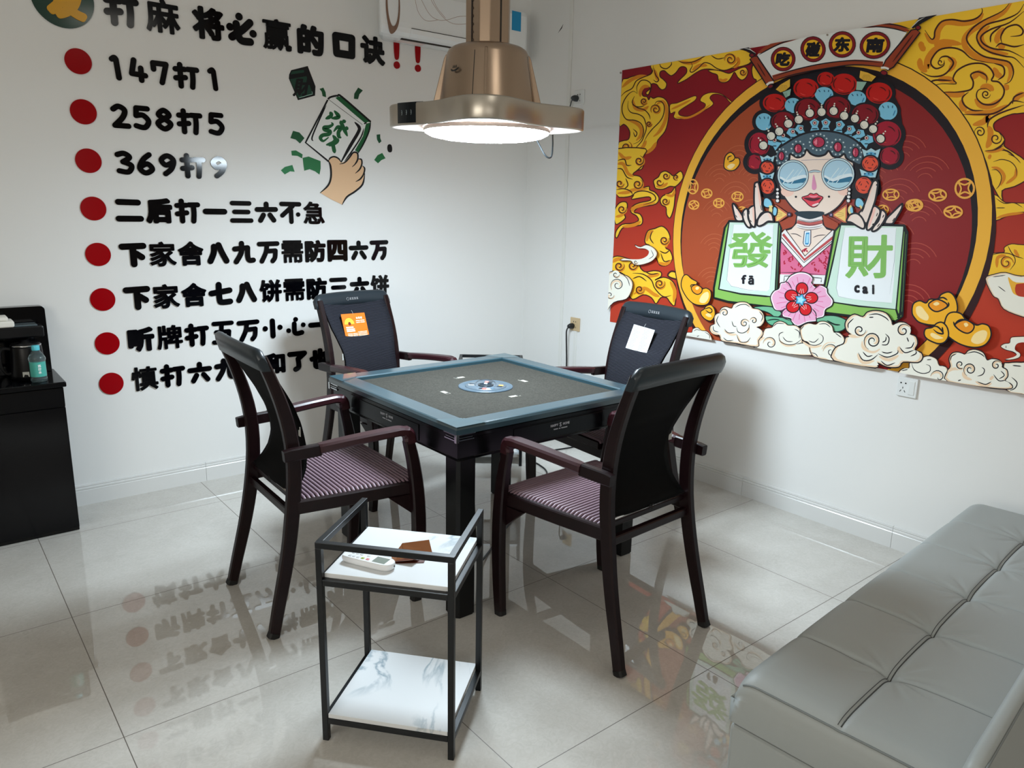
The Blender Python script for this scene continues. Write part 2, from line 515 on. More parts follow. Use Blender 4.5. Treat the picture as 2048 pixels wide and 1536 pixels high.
# brush strokes of the commonest characters (tuples are smooth curves, lists straight runs)
STK = {
 '打': [[(.22, 1), (.22, 0)], [(.0, .78), (.44, .80)], [(.0, .36), (.44, .42)], [(.58, .82), (1, .83)], ((.79, .8), (.80, .4), (.76, .0))],
 '下': [[(0, .92), (1, .95)], [(.5, .9), (.5, 0)], [(.64, .55), (.90, .36)]],
 '万': [[(0, .94), (1, .96)], ((.42, .9), (.35, .5), (.10, .0)), [(.4, .55), (.88, .57)], ((.88, .57), (.84, .2), (.70, .0))],
 '六': [[(.5, 1), (.5, .86)], [(0, .66), (1, .68)], [(.32, .33), (.15, .0)], [(.68, .34), (.88, .02)]],
 '八': [((.30, .9), (.26, .5), (.05, .0)), ((.56, 1), (.74, .5), (.96, .0))],
 '九': [((.02, .70), (.45, .74), (.72, .76)), ((.72, .76), (.70, .3), (.78, .07), (1, .07)), ((.40, 1), (.36, .5), (.06, .0))],
 '七': [[(0, .52), (1, .66)], ((.42, 1), (.42, .15), (.55, .0), (1, .02))],
 '口': [[(0, 1), (1, 1), (.97, 0), (.03, 0), (0, 1)]],
 '小': [[(.5, 1), (.5, .0)], [(.04, .52), (.041, .52)], [(.96, .54), (.961, .54)]],
 '心': [[(.5, 1), (.501, 1)], ((.40, .70), (.40, .14), (.55, .0), (.86, .05)), [(.03, .25), (.031, .25)], [(.97, .58), (.971, .58)]],
 '必': [[(.42, 1), (.421, 1)], ((.28, .68), (.33, .25), (.48, .02), (.86, .02)), ((.88, .82), (.5, .45), (.06, .12)), [(.0, .52), (.001, .52)], [(1, .38), (1.001, .38)]],
 '了': [[(.03, .96), (.96, .96), (.54, .64)], ((.54, .64), (.56, .15), (.36, .0))],
 '不': [[(0, .96), (1, .96)], [(.62, .86), (.02, .34)], [(.52, .62), (.52, 0)], [(.92, .40), (.921, .40)]],
 '一': [[(0, .5), (1, .5)]], '二': [[(.04, 1), (.92, .98)], [(0, 0), (1, 0)]], '三': [[(.04, 1), (.94, 1)], [(.14, .5), (.86, .5)], [(0, 0), (1, 0)]],
 '五': [[(.04, 1), (.96, 1)], [(.44, 1), (.36, .04)], [(.14, .54), (.80, .55), (.74, .04)], [(0, 0), (1, 0)]],
 '1': [((.0, .92), (.4, 1), (.62, .92)), [(.62, .92), (.86, .0)]], '4': [[(.28, 1), (.08, .30), (1, .26)], [(.72, .62), (.72, .0)]], '7': [[(.04, .66), (.02, .98), (.94, .98), (.58, .0)]],
 '2': [((.06, .84), (.42, 1), (.82, .82), (.66, .45), (.10, .0)), [(.10, .0), (1, .0)]], '3': [((.06, .92), (.5, 1), (.86, .80), (.40, .55)), ((.40, .55), (.96, .36), (.72, .02), (.10, .06))],
 '5': [[(.92, 1), (.16, 1), (.12, .60)], ((.12, .60), (.60, .64), (.96, .34), (.66, .0), (.08, .06))], '6': [((.78, 1), (.34, .72), (.06, .26), (.46, .0), (.94, .22), (.62, .50), (.14, .34))],
 '8': [((.5, .55), (.12, .76), (.5, 1), (.88, .76), (.5, .55), (.04, .28), (.5, 0), (.96, .28), (.5, .551))], '9': [((.88, .66), (.36, .48), (.06, .76), (.50, 1), (.94, .76), (.76, .30), (.30, .0))]}
SR = {'打': .0125, '下': .0150, '万': .0125, '六': .0130, '八': .0150, '九': .0135, '七': .0150, '口': .0165, '小': .0145, '心': .0135, '必': .0150, '了': .0145, '不': .0120, '一': .0145, '二': .0140, '三': .0118, '五': .0115}
def lettering(name, label, items, zc, k=1.0):
    root = thing(name, label, 'lettering', (items[0][1], WL, zc - 0.06), 0, 'black lettering lines on the left wall')
    for ch, x in items:
        mb = MB()
        if ch == '!':
            t3 = lambda u, v, d, x=x: wall3(u, v, d)
            pts = crom([(x - .018, zc + .055), (x - .012, zc + .068), (x + .012, zc + .068), (x + .018, zc + .055), (x + .014, zc - .012), (x + .006, zc - .028), (x - .006, zc - .028), (x - .014, zc - .012)], True, 3)
            mb.prism(pts, 0.0005, 0.006, t3)
            mb.prism(arc((x, zc - .058), .020, 0, 2 * PI, 20)[:-1], 0.0005, 0.006, t3)
            o = mb.build('exclamation_mark', M_redac); tag(o, 'red exclamation mark')
        else:
            r = RAD.get(ch, .0105) * (1.18 if k > 1 else 1.0)
            w, h = SIZE.get(ch, (.124, .122))
            if ch.isdigit(): w, h = (.052, .110) if ch == '1' else (.088, .110)
            if ch in STK: put_strokes(mb, STK[ch], x, zc, w * k, h * k, SR.get(ch, .0122) * (1.2 if k > 1 else 1), wall3, 0.0005, 0.006)
            else: put_glyph(mb, ch, x, zc, w * k, h * k, r, wall3, 0.0005, 0.006)
            o = mb.build('character', M_black, None, fix=False)
        o.parent = root
        o.matrix_parent_inverse = Matrix.Translation(-Vector(root.location))
    return root
lettering('wall_lettering', 'large top heading 打麻将必赢的口诀 with two red exclamation marks',
          list(zip('打麻将必赢的口诀!!', (.935, 1.112, 1.322, 1.484, 1.668, 1.852, 2.046, 2.222, 2.376, 2.518))), 2.326, 1.22)
DX = (.888, .981, 1.081, 1.200, 1.327)
lettering('wall_lettering', 'short black line 147打1 beside the highest red dot', list(zip('147打1', DX)), 2.072)
lettering('wall_lettering', 'short black line 258打5 beside the second highest red dot', list(zip('258打5', DX)), 1.860)
lettering('wall_lettering', 'short black line 369打9 beside the third red dot from the top', list(zip('369打9', DX)), 1.650)
RX = [.889 + .1348 * i for i in range(12)]
lettering('wall_lettering', 'black line 二后打一三六不急 just below the painted hand', list(zip('二后打一三六不急', RX)), 1.430)
lettering('wall_lettering', 'long black line 下家舍八九万需防四六万, fully uncovered', list(zip('下家舍八九万需防四六万', RX)), 1.220)
lettering('wall_lettering', 'long black line 下家舍七八饼需防三六饼 cut by the top of a chair', list(zip('下家舍七八饼需防三六饼', RX)), 1.010)
lettering('wall_lettering', 'black line 听牌打五万小心一 running behind two chairs', list(zip('听牌打五万小心一', RX)), 0.802)
lettering('wall_lettering', 'lowest black line 慎打六九 和了也 behind the left chair',
          [c for c in zip('慎打六九 和了也', RX) if c[0] != ' '], 0.602)
DOTS = ['highest red dot, beside 147打1', 'second red dot from the top, beside 258打5', 'third red dot from the top, beside 369打9',
        'fourth red dot from the top, beside 二后打一三六不急', 'fifth red dot from the top, beside 下家舍八九万', 'sixth red dot from the top, beside 下家舍七八饼',
        'second lowest red dot, beside 听牌打五万', 'lowest red dot, beside 慎打六九']
for z, lb in zip((2.080, 1.865, 1.651, 1.436, 1.224, 1.010, .796, .595), DOTS):
    mb = MB(); mb.prism(arc((0.736, z), .0545, 0, 2 * PI, 48)[:-1], 0.0005, 0.005, wall3)
    tag(mb.build('red_dot', M_redac), lb, 'wall dot', 'red dots of the wall list')

# ------------------------------------------------------------------ flat artwork painter
class Art:
    """paints smooth flat shapes, one thin sheet over the other, on a wall"""
    def __init__(s, axis, val, sign, d0=0.003, clamp=None, step=1.2e-5):
        s.axis, s.val, s.sign, s.d, s.clamp, s.step = axis, val, sign, d0, clamp, step
        s.mb = MB(); s.mats = []; s.T = (0, 0, 1); s.lw = 1.0
    def use(s, x0, y0, sc):
        s.T = (x0, y0, sc)
    def slot(s, m):
        if m not in s.mats: s.mats.append(m)
        return s.mats.index(m)
    def w(s, p, d=None):
        q = on_plane(s.T[0] + p[0] * s.T[2], s.T[1] + p[1] * s.T[2], s.axis, s.val)
        if s.clamp:
            k = 1 - s.axis
            q[k] = min(max(q[k], s.clamp[0]), s.clamp[1]); q[2] = min(max(q[2], s.clamp[2]), s.clamp[3])
        q[s.axis] = s.val - s.sign * (s.d if d is None else d)
        return q
    def fill(s, pts, col, smooth=True, sub=4):
        p = crom(pts, True, sub) if smooth else pts
        m = col if not isinstance(col, tuple) else ink(col)
        tri = tessellate_polygon([[Vector((a[0], a[1], 0)) for a in p]])
        s.d += s.step
        s.mb.add([s.w(a) for a in p], tri, s.slot(m))
    def line(s, pts, wd, col, smooth=True, taper=True, closed=False, sub=4):
        p = crom(pts, closed, sub) if smooth else list(pts)
        if closed: p.append(p[0])
        m = col if not isinstance(col, tuple) else ink(col)
        s.d += s.step
        n = len(p); A = []; B = []
        wd *= s.lw
        for i in range(n):
            a, b = p[max(i - 1, 0)], p[min(i + 1, n - 1)]
            if closed and i in (0, n - 1): a, b = p[n - 2], p[1]
            dx, dy = b[0] - a[0], b[1] - a[1]
            l = math.hypot(dx, dy) or 1
            k = wd / 2
            if taper and not closed:
                t = i / (n - 1)
                k *= min(1.0, 0.25 + 3.5 * min(t, 1 - t))
            A.append((p[i][0] - dy / l * k, p[i][1] + dx / l * k)); B.append((p[i][0] + dy / l * k, p[i][1] - dx / l * k))
        s.mb.add([s.w(a) for a in A + B], [(i, i + 1, n + i + 1, n + i) for i in range(n - 1)], s.slot(m))
    def shape(s, pts, col, wd=0, lc=(22, 18, 26), smooth=True, sub=4):
        s.fill(pts, col, smooth, sub)
        if wd: s.line(pts, wd, lc, smooth, False, True, sub)
    def oval(s, cx, cy, rx, ry, col, wd=0, lc=(22, 18, 26), rot=0.0, n=26):
        ca, sa = math.cos(rot), math.sin(rot)
        p = []
        for i in range(n):
            a = 2 * PI * i / n
            x, y = rx * math.cos(a), ry * math.sin(a)
            p.append((cx + x * ca - y * sa, cy + x * sa + y * ca))
        s.shape(p, col, wd, lc, False)
    def ring(s, cx, cy, rx, ry, wd, col, a0=0.0, a1=2 * PI, n=24, taper=False):
        s.line([(cx + rx * math.cos(a0 + (a1 - a0) * i / n), cy + ry * math.sin(a0 + (a1 - a0) * i / n)) for i in range(n + 1)], wd, col, False, taper)
    def spiral(s, cx, cy, r, turns, wd, col, a0=0.0, sgn=1, sy=1.0):
        n = int(14 * turns) + 4
        s.line([(cx + r * (1 - .88 * i / n) * math.cos(a0 + sgn * 2 * PI * turns * i / n), cy + sy * r * (1 - .88 * i / n) * math.sin(a0 + sgn * 2 * PI * turns * i / n)) for i in range(n + 1)], wd, col, False)
    def char(s, ch, x0, y0, x1, y1, r, col, skew=0.0):
        """character filling the traced box"""
        nv, fs, be, (gx0, gx1, gy0, gy1) = glyph(ch)
        s.d += s.step
        mi = s.slot(ink(col) if isinstance(col, tuple) else col)
        cx, cy, w, h = (x0 + x1) / 2, (y0 + y1) / 2, abs(x1 - x0), abs(y1 - y0)
        put_glyph(s.mb, ch, cx, -cy, w, h, r, lambda u, v, d: s.w((u + skew * (v + cy), -v), s.d + d), 0, 0, mi)
        s.d += .0012 if len(be) > 60 else .0006
    def build(s, name, parent=None):
        return s.mb.build(name, s.mats, parent, fix=False)
# ------------------------------------------------------------------ pictures stuck on the lettered wall
BLK = (12, 12, 15)
GRN = (28, 92, 52)
def sticker(name, label, cat, paint, d0=0.0015, group=None):
    a = Art(1, WL, 1, d0)
    a.use(540, 120, 300 / 1536)
    paint(a)
    return tag(a.build(name), label, cat, group)

# round emblem cut by the top of the picture
mb = MB()
mb.prism(arc((0.700, 2.335), .123, 0, 2 * PI, 56)[:-1], 0.0005, 0.005, wall3)
emb = tag(mb.build('round_emblem', mat('dark_green_acrylic', (8, 52, 40), 0.12)), 'round dark green emblem with a fat yellow character, left of the heading', 'emblem')
mb = MB(); put_glyph(mb, '发', .712, 2.335, .155, .175, .0135, wall3, 0.005, 0.008)
mb.build('character', mat('yellow_acrylic', (205, 150, 12), 0.2), emb, fix=False)

def p_tile(a):
    a.fill([(192, 190), (195, 150), (215, 105), (385, 62), (465, 270), (460, 365), (285, 412)], BLK, False)
    a.fill([(202, 198), (372, 165), (436, 345), (287, 388)], (24, 62, 48), False)
    a.fill([(216, 128), (222, 116), (346, 102), (348, 128), (212, 148)], (24, 62, 48), False)
    a.char('財', 245, 185, 408, 372, 7, BLK, 0.18)
    a.line([(295, 388), (434, 348), (428, 325)], 6, (150, 190, 175), False, False)
sticker('tile_picture', 'small dark picture of a mahjong tile marked 財 under the heading', 'wall sticker', p_tile)

def p_big(a):
    W_ = (228, 230, 228)
    a.fill([(362, 848), (588, 405), (615, 378), (690, 365), (735, 378), (1032, 634), (1026, 680), (960, 850), (900, 960), (725, 1062), (600, 1038)], W_, False)
    a.fill([(668, 388), (700, 372), (738, 384), (1026, 632), (965, 642), (850, 545)], GRN, False)
    a.fill([(982, 652), (1028, 640), (1000, 760), (905, 950), (868, 925), (950, 780)], GRN, False)
    a.line([(592, 402), (620, 380), (690, 366), (738, 380), (1030, 634)], 20, BLK, True, False)
    a.line([(1030, 632), (1012, 730), (960, 850), (895, 965)], 16, BLK)
    a.line([(595, 402), (945, 662)], 18, BLK, False)
    a.line([(600, 1040), (363, 846), (590, 408)], 18, BLK, False, False)
    a.line([(575, 465), (500, 620), (430, 790), (442, 830)], 16, BLK)
    a.line([(865, 636), (912, 690), (900, 745), (820, 880), (720, 1058)], 34, BLK)
    a.line([(960, 700), (930, 790), (840, 930), (760, 1040)], 15, BLK)
    a.line([(990, 640), (960, 655)], 14, BLK)
    for s in ([(612, 530), (626, 570), (566, 604)], [(655, 518), (700, 572), (690, 590), (626, 598)], [(625, 640), (642, 660), (600, 685), (555, 690), (560, 715), (612, 730), (600, 760), (540, 770), (515, 800), (545, 830), (600, 790)],
              [(650, 735), (690, 688), (722, 700), (700, 740), (705, 785), (730, 795)], [(720, 620), (740, 670), (792, 782)], [(765, 612), (748, 645)], [(800, 690), (762, 712)],
              [(640, 770), (668, 812), (640, 850), (572, 870)], [(690, 800), (680, 840), (600, 880)], [(642, 860), (650, 900), (662, 955)]):
        a.line(s, 40, GRN, True, True)
big = Art(1, WL, 1, 0.0015); big.use(540, 120, 300 / 1536)
p_big(big)
hand_pic = thing('hand_picture', 'wall picture of a hand raising a mahjong tile marked 發', 'wall sticker', (1.9, WL, 1.6))
_t = big.build('tile', hand_pic)
def p_hand(a):
    SK = (222, 184, 146)
    a.fill([(600, 1030), (612, 1005), (650, 990), (700, 1010), (725, 1052), (790, 1030), (850, 948), (890, 955), (897, 1012), (932, 1020), (938, 1080), (966, 1108), (962, 1160), (968, 1190), (945, 1270), (870, 1342), (785, 1402), (735, 1480), (620, 1425), (512, 1360), (590, 1280), (620, 1200), (615, 1100)], SK, False)
    a.line([(594, 1028), (618, 1090), (622, 1200), (592, 1285), (510, 1362)], 19, BLK, True, True)
    a.line([(968, 1160), (946, 1272), (870, 1345), (785, 1402), (735, 1484)], 19, BLK)
    a.line([(598, 1030), (615, 1003), (655, 990), (700, 1010), (728, 1050)], 16, BLK)
    a.line([(708, 1066), (760, 1052), (810, 1000), (850, 948), (892, 955), (896, 1015), (870, 1065), (838, 1095)], 17, BLK)
    a.line([(895, 1014), (932, 1018), (938, 1065), (915, 1120), (870, 1162)], 16, BLK)
    a.line([(945, 1083), (967, 1112), (955, 1170), (920, 1220), (875, 1246)], 16, BLK)
big2 = Art(1, WL, 1, 0.0030); big2.use(540, 120, 300 / 1536)
p_hand(big2)
_h = big2.build('hand', hand_pic)
for o in (_t, _h): o.matrix_parent_inverse = Matrix.Translation(-Vector(hand_pic.location))
NOTE = (40, 112, 66)
NOTES = [
    ([(505, 296), (545, 283), (568, 330), (574, 382), (538, 370), (528, 325)], 'small green paper note just right of the dark tile picture', (30, 84, 50)),
    ([(862, 345), (902, 282), (950, 312), (915, 350), (900, 402), (858, 397)], 'green paper note flying above the top corner of the painted tile', (26, 72, 46)),
    ([(207, 800), (235, 725), (300, 742), (352, 800), (306, 856), (262, 815)], 'green paper note just left of the painted tile', (28, 84, 50)),
    ([(217, 930), (265, 926), (333, 966), (328, 1008), (280, 982), (222, 978)], 'small green note tucked at the corner of the largest green note', NOTE),
    ([(333, 1002), (395, 988), (450, 1010), (517, 1035), (518, 1110), (506, 1174), (460, 1140), (405, 1118), (350, 1134), (342, 1080)], 'largest wavy green note, left of the painted wrist', NOTE),
    ([(110, 1130), (150, 1095), (228, 1075), (252, 1145), (205, 1140), (150, 1172)], 'lowest green note, below and left of the largest one', (44, 124, 76)),
    ([(1090, 765), (1127, 760), (1128, 800), (1140, 833), (1116, 854), (1095, 815)], 'narrow green note on the right, above the black pill mark', (26, 80, 52)),
    ([(1066, 1024), (1100, 975), (1148, 952), (1182, 1007), (1140, 1025), (1105, 1058)], 'green note right of the painted fingers, below the black pill mark', NOTE)]
for pts, lb, c in NOTES:
    sticker('paper_note', lb, 'wall sticker', lambda a: a.fill(pts, c, False), group='green notes around the painted hand')
sticker('pill_mark', 'small black pill shaped mark right of the painted hand', 'wall sticker',
        lambda a: a.fill([(1200, 890), (1212, 865), (1238, 867), (1250, 900), (1246, 938), (1222, 946), (1204, 930)], BLK))

# ------------------------------------------------------------------ the mural on the right wall
MY0, MY1, MZ0, MZ1 = 0.727, 3.2155, 0.808, 2.2595
OUT = (64, 26, 22); YEL = (250, 202, 52); ORG = (222, 138, 28); DK = (20, 18, 28)
CLD = (240, 238, 226); PEA = (236, 208, 176); SKN = (246, 226, 212); BLU = (128, 200, 232)
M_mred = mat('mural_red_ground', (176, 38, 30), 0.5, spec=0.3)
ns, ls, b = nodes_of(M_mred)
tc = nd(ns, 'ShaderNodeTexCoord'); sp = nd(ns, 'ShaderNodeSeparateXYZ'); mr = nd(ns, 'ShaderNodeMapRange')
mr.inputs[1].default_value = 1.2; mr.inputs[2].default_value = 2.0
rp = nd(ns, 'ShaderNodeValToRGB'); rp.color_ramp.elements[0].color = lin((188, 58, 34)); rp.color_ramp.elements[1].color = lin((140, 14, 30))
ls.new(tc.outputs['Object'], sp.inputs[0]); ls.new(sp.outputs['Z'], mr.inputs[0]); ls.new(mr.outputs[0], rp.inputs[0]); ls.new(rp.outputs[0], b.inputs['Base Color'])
M_mdisc = mat('mural_disc_ground', (150, 45, 32), 0.5, spec=0.3)
ns, ls, b = nodes_of(M_mdisc)
tc = nd(ns, 'ShaderNodeTexCoord'); sp = nd(ns, 'ShaderNodeSeparateXYZ'); mr = nd(ns, 'ShaderNodeMapRange')
mr.inputs[1].default_value = 1.55; mr.inputs[2].default_value = 2.3
rp = nd(ns, 'ShaderNodeValToRGB'); rp.color_ramp.elements[0].color = lin((140, 26, 28)); rp.color_ramp.elements[1].color = lin((172, 76, 42))
ls.new(tc.outputs['Object'], sp.inputs[0]); ls.new(sp.outputs['Y'], mr.inputs[0]); ls.new(mr.outputs[0], rp.inputs[0]); ls.new(rp.outputs[0], b.inputs['Base Color'])

A = Art(0, WR, 1, 0.0035, (MY0, MY1, MZ0, MZ1))
A.lw = 1.35
mi = A.slot(M_mred)
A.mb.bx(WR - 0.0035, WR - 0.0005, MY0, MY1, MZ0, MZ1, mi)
cA = (1220, 100, .15625); cB = (1210, 300, .234375); cC = (1480, 20, .1953); cD = (1780, 0, .2084); cE = (1820, 280, .18225)
cF = (1420, 400, .19526); cG = (1640, 400, .19534); cH = (1440, 130, .21482); cI = (1380, 560, .15625); cJ = (1680, 580, .17969)
cK = (1440, 340, .09112); cM = (1680, 340, .09117)
RC = (1.9715, 1.3815)
def wcirc(cy, cz, r, col, n=72):
    A.d += A.step
    ps = []
    for i in range(n):
        ps.append(Vector((WR - A.d, min(max(cy + r * math.cos(2 * PI * i / n), MY0), MY1), min(max(cz + r * math.sin(2 * PI * i / n), MZ0), MZ1))))
    A.mb.add(ps, [tuple(range(n))], A.slot(col if not isinstance(col, tuple) else ink(col)))
def warc(cy, cz, r, a0, a1, w, col, n=14):
    A.d += A.step
    P_, Q_ = [], []
    for i in range(n + 1):
        t = a0 + (a1 - a0) * i / n
        for L_, q in ((P_, r - w / 2), (Q_, r + w / 2)):
            L_.append(Vector((WR - A.d, min(max(cy + q * math.cos(t), MY0), MY1), min(max(cz + q * math.sin(t), MZ0), MZ1))))
    A.mb.add(P_ + Q_, [(i, i + 1, n + 2 + i, n + 1 + i) for i in range(n)], A.slot(ink(col)))

# --- gold clouds, drawn as yellow masses with orange shading and brown outlines
def gold(T, pts, lines=(), shades=(), w=9, sw=26, spirals=()):
    A.use(*T)
    w *= 1.2; sw *= 1.25
    A.shape(pts, YEL, w, OUT, True, 3)
    for s in shades: A.line(s, sw, ORG)
    for l in lines: A.line(l, w, OUT)
    for cx, cy, r, t, a0, sg in spirals:
        A.spiral(cx + r * .12, cy + r * .12, r, t, sw * .7, ORG, a0, sg)
        A.spiral(cx, cy, r, t, w, OUT, a0, sg)
gold(cA, [(150, 430), (230, 365), (330, 330), (430, 340), (510, 315), (545, 270), (525, 195), (640, 165), (850, 125), (1100, 80), (1350, 45), (1560, 5), (1700, -5), (1830, 60), (1840, 120), (1800, 180), (1690, 210), (1600, 230), (1480, 262), (1380, 262), (1280, 245), (1180, 255), (1080, 310), (980, 380), (870, 430), (900, 380), (980, 300), (985, 240), (950, 215), (900, 225), (850, 290), (790, 330), (740, 300), (700, 265), (650, 280), (645, 340), (690, 380), (730, 430), (715, 490), (670, 510), (630, 480), (600, 440), (540, 435), (525, 500), (500, 570), (480, 575), (465, 545), (515, 500), (500, 475), (440, 490), (415, 540), (430, 590), (480, 600), (500, 640), (525, 600), (560, 620), (620, 600), (690, 615), (740, 670), (760, 760), (750, 900), (710, 1040), (620, 1150), (590, 1230), (480, 1300), (430, 1340), (440, 1420), (430, 1490), (370, 1540), (95, 1540), (105, 1220), (160, 1165), (240, 1145), (260, 1060), (230, 990), (180, 950), (120, 945)],
     [[(140, 600), (200, 540), (290, 490), (340, 400), (430, 350), (540, 300), (560, 200)], [(355, 555), (350, 470), (400, 395), (470, 390), (525, 430), (530, 500), (505, 560), (470, 575)],
      [(355, 560), (310, 530), (250, 560), (190, 640), (160, 730), (170, 820), (220, 890), (320, 900), (400, 940), (435, 1020), (420, 1110), (370, 1175), (300, 1205)],
      [(240, 650), (235, 740), (275, 800), (360, 820), (430, 860), (460, 930), (470, 1010), (440, 1100), (410, 1170), (330, 1260), (250, 1360)],
      [(570, 720), (600, 665), (660, 660), (700, 720), (690, 830), (640, 920), (550, 1010), (480, 1100), (430, 1200)],
      [(320, 590), (290, 670), (330, 720), (400, 728), (470, 700)], [(290, 700), (370, 745), (450, 770), (505, 830), (520, 890)],
      [(300, 1010), (350, 1060), (330, 1110), (305, 1050)], [(1840, 120), (1780, 180), (1690, 210)], [(860, 130), (950, 165), (1080, 150), (1190, 95), (1250, 62)],
      [(1300, 70), (1380, 115), (1470, 100)], [(1030, 150), (1060, 200), (1030, 265), (1060, 285), (1140, 230), (1210, 165), (1290, 180), (1370, 235), (1470, 262), (1580, 220), (1650, 150)],
      [(640, 165), (660, 220), (730, 240), (790, 190), (790, 150)], [(560, 380), (600, 410), (630, 380), (590, 320), (570, 230)]],
     [[(160, 480), (250, 400), (360, 345), (480, 330)], [(395, 600), (395, 530), (440, 470), (510, 470)], [(210, 890), (330, 930), (400, 1000), (400, 1090), (340, 1160)], [(600, 700), (680, 660), (730, 760), (715, 900), (640, 1040), (560, 1110)],
      [(300, 640), (330, 745), (430, 765), (500, 720)], [(900, 150), (1050, 170), (1180, 110)], [(1060, 260), (1150, 200), (1250, 200)], [(1640, 90), (1650, 170), (1590, 230)], [(440, 1330), (540, 1270), (600, 1180)], [(330, 1340), (420, 1250), (470, 1160)], [(570, 250), (600, 330), (620, 390)]],
     8, 26, [(590, 760, 68, 1.6, 2.6, 1), (440, 655, 46, 1.5, .5, 1), (505, 945, 38, 1.5, 0, 1), (215, 1240, 74, 1.6, -1.2, 1), (375, 1420, 62, 1.6, -1.4, 1), (1545, 120, 80, 1.6, 3, 1)])
gold(cA, [(1262, 262), (1330, 255), (1430, 270), (1520, 300), (1580, 280), (1680, 230), (1745, 225), (1772, 290), (1740, 360), (1690, 385), (1640, 350), (1600, 285), (1565, 340), (1520, 400), (1450, 420), (1395, 390), (1378, 320), (1310, 295)], [], [[(1400, 370), (1450, 395), (1510, 370)]], 8, 22, [(1705, 285, 46, 1.5, -.6, 1)])
gold(cA, [(1820, 260), (1850, 190), (1960, 300), (1960, 480), (1860, 480), (1880, 390), (1840, 360)])
gold(cA, [(775, 700), (860, 680), (960, 640), (1080, 590), (1115, 602), (1090, 650), (980, 720), (890, 785), (900, 835), (1000, 850), (1120, 800), (1210, 740), (1225, 690), (1160, 650), (1200, 580), (1300, 545), (1420, 560), (1500, 610), (1580, 680), (1540, 670), (1480, 605), (1400, 568), (1320, 572), (1285, 620), (1330, 690), (1240, 760), (1080, 840), (900, 885), (820, 860), (840, 790), (780, 812)], [], [[(790, 760), (900, 710), (1040, 640)], [(850, 860), (1000, 868), (1150, 800), (1290, 700)]], 6, 16)
gold(cB, [(105, 95), (110, -10), (350, -10), (330, 60), (340, 110), (290, 165), (240, 210), (300, 225), (330, 270), (320, 320), (380, 310), (385, 340), (430, 360), (465, 410), (440, 460), (350, 480), (290, 490), (250, 530), (300, 545), (325, 590), (310, 640), (220, 650), (150, 670), (110, 745), (92, 740), (100, 690), (150, 635), (240, 625), (290, 600), (270, 560), (225, 530), (240, 480), (300, 450), (390, 430), (380, 400), (300, 410), (230, 420), (250, 380), (200, 400), (95, 375)],
     [[(105, 160), (150, 165), (190, 230), (240, 250)], [(230, 420), (260, 365), (340, 350), (420, 380), (430, 430), (330, 470)], [(100, 340), (160, 330), (220, 350), (240, 380)], [(110, 90), (170, 80), (190, 130), (230, 130)], [(180, 240), (200, 300), (170, 330)]],
     [[(110, 120), (160, 120), (200, 200), (250, 225)], [(250, 530), (240, 500), (320, 470), (430, 450)], [(150, 655), (250, 640), (310, 610)], [(110, 370), (200, 360), (250, 340), (370, 330)], [(120, 20), (170, 70), (230, 60)]],
     6, 17, [(295, 92, 44, 1.6, -1.4, 1), (283, 292, 46, 1.6, -1, 1), (130, 285, 36, 1.3, 0, 1)])
gold(cB, [(85, 510), (130, 450), (185, 445), (195, 490), (170, 545), (178, 580), (130, 622), (95, 632), (80, 570)], [], [[(95, 570), (140, 560), (170, 540)]], 6, 14, [(148, 505, 40, 1.5, -.5, 1)])
gold(cB, [(425, 300), (420, 260), (460, 230), (480, 195), (520, 180), (560, 200), (590, 220), (650, 180), (670, 240), (610, 310), (560, 310), (500, 335), (440, 330)], [], [[(440, 310), (500, 310), (540, 280)]], 6, 14, [(525, 222, 32, 1.4, -.5, 1), (470, 275, 34, 1.1, 0, 1), (610, 232, 26, 1.3, 1, 1)])
gold(cB, [(475, 430), (500, 390), (570, 360), (605, 315), (600, 420), (590, 500), (560, 580), (530, 550), (525, 490), (490, 470)], [], [[(520, 380), (580, 390), (600, 340)]], 6, 14, [(520, 438, 34, 1.5, -.5, 1)])
gold(cB, [(345, 760), (370, 690), (430, 670), (490, 650), (540, 690), (560, 760), (520, 830), (560, 860), (580, 930), (530, 985), (470, 980), (440, 920), (400, 900), (390, 820), (352, 800)], [[(410, 690), (390, 750), (420, 800)], [(470, 860), (520, 880), (560, 850)], [(480, 880), (510, 950), (560, 940)]], [[(460, 960), (520, 975), (570, 940)], [(360, 780), (380, 710), (420, 690)], [(520, 830), (540, 780)]], 6, 16, [(510, 770, 42, 1.6, -.5, 1)])
gold(cB, [(60, 930), (110, 905), (180, 920), (240, 940), (290, 960), (310, 1010), (350, 1040), (420, 1030), (480, 1040), (482, 1080), (430, 1110), (500, 1085), (570, 1110), (610, 1180), (600, 1325), (560, 1300), (530, 1260), (480, 1260), (440, 1312), (400, 1260), (330, 1235), (240, 1275), (200, 1200), (240, 1130), (130, 1040), (55, 1025)],
     [[(240, 1050), (330, 1060), (400, 1110), (430, 1180), (500, 1250), (570, 1240)], [(350, 1040), (400, 1060), (460, 1050)], [(240, 1100), (300, 1080), (360, 1120)]], [[(250, 1230), (340, 1180), (420, 1230), (470, 1250)], [(360, 1080), (420, 1070), (470, 1060)], [(60, 960), (120, 930), (200, 950)], [(560, 1120), (600, 1200), (590, 1300)]], 6, 18,
     [(125, 990, 44, 1.5, -.5, 1), (240, 985, 42, 1.5, -.5, 1), (470, 1140, 46, 1.6, -.5, 1), (300, 1190, 40, 1.5, 0, 1)])
gold(cB, [(540, 1070), (570, 1035), (620, 1050), (640, 1100), (580, 1095)])
gold(cB, [(700, 1370), (760, 1340), (800, 1370), (760, 1395)])
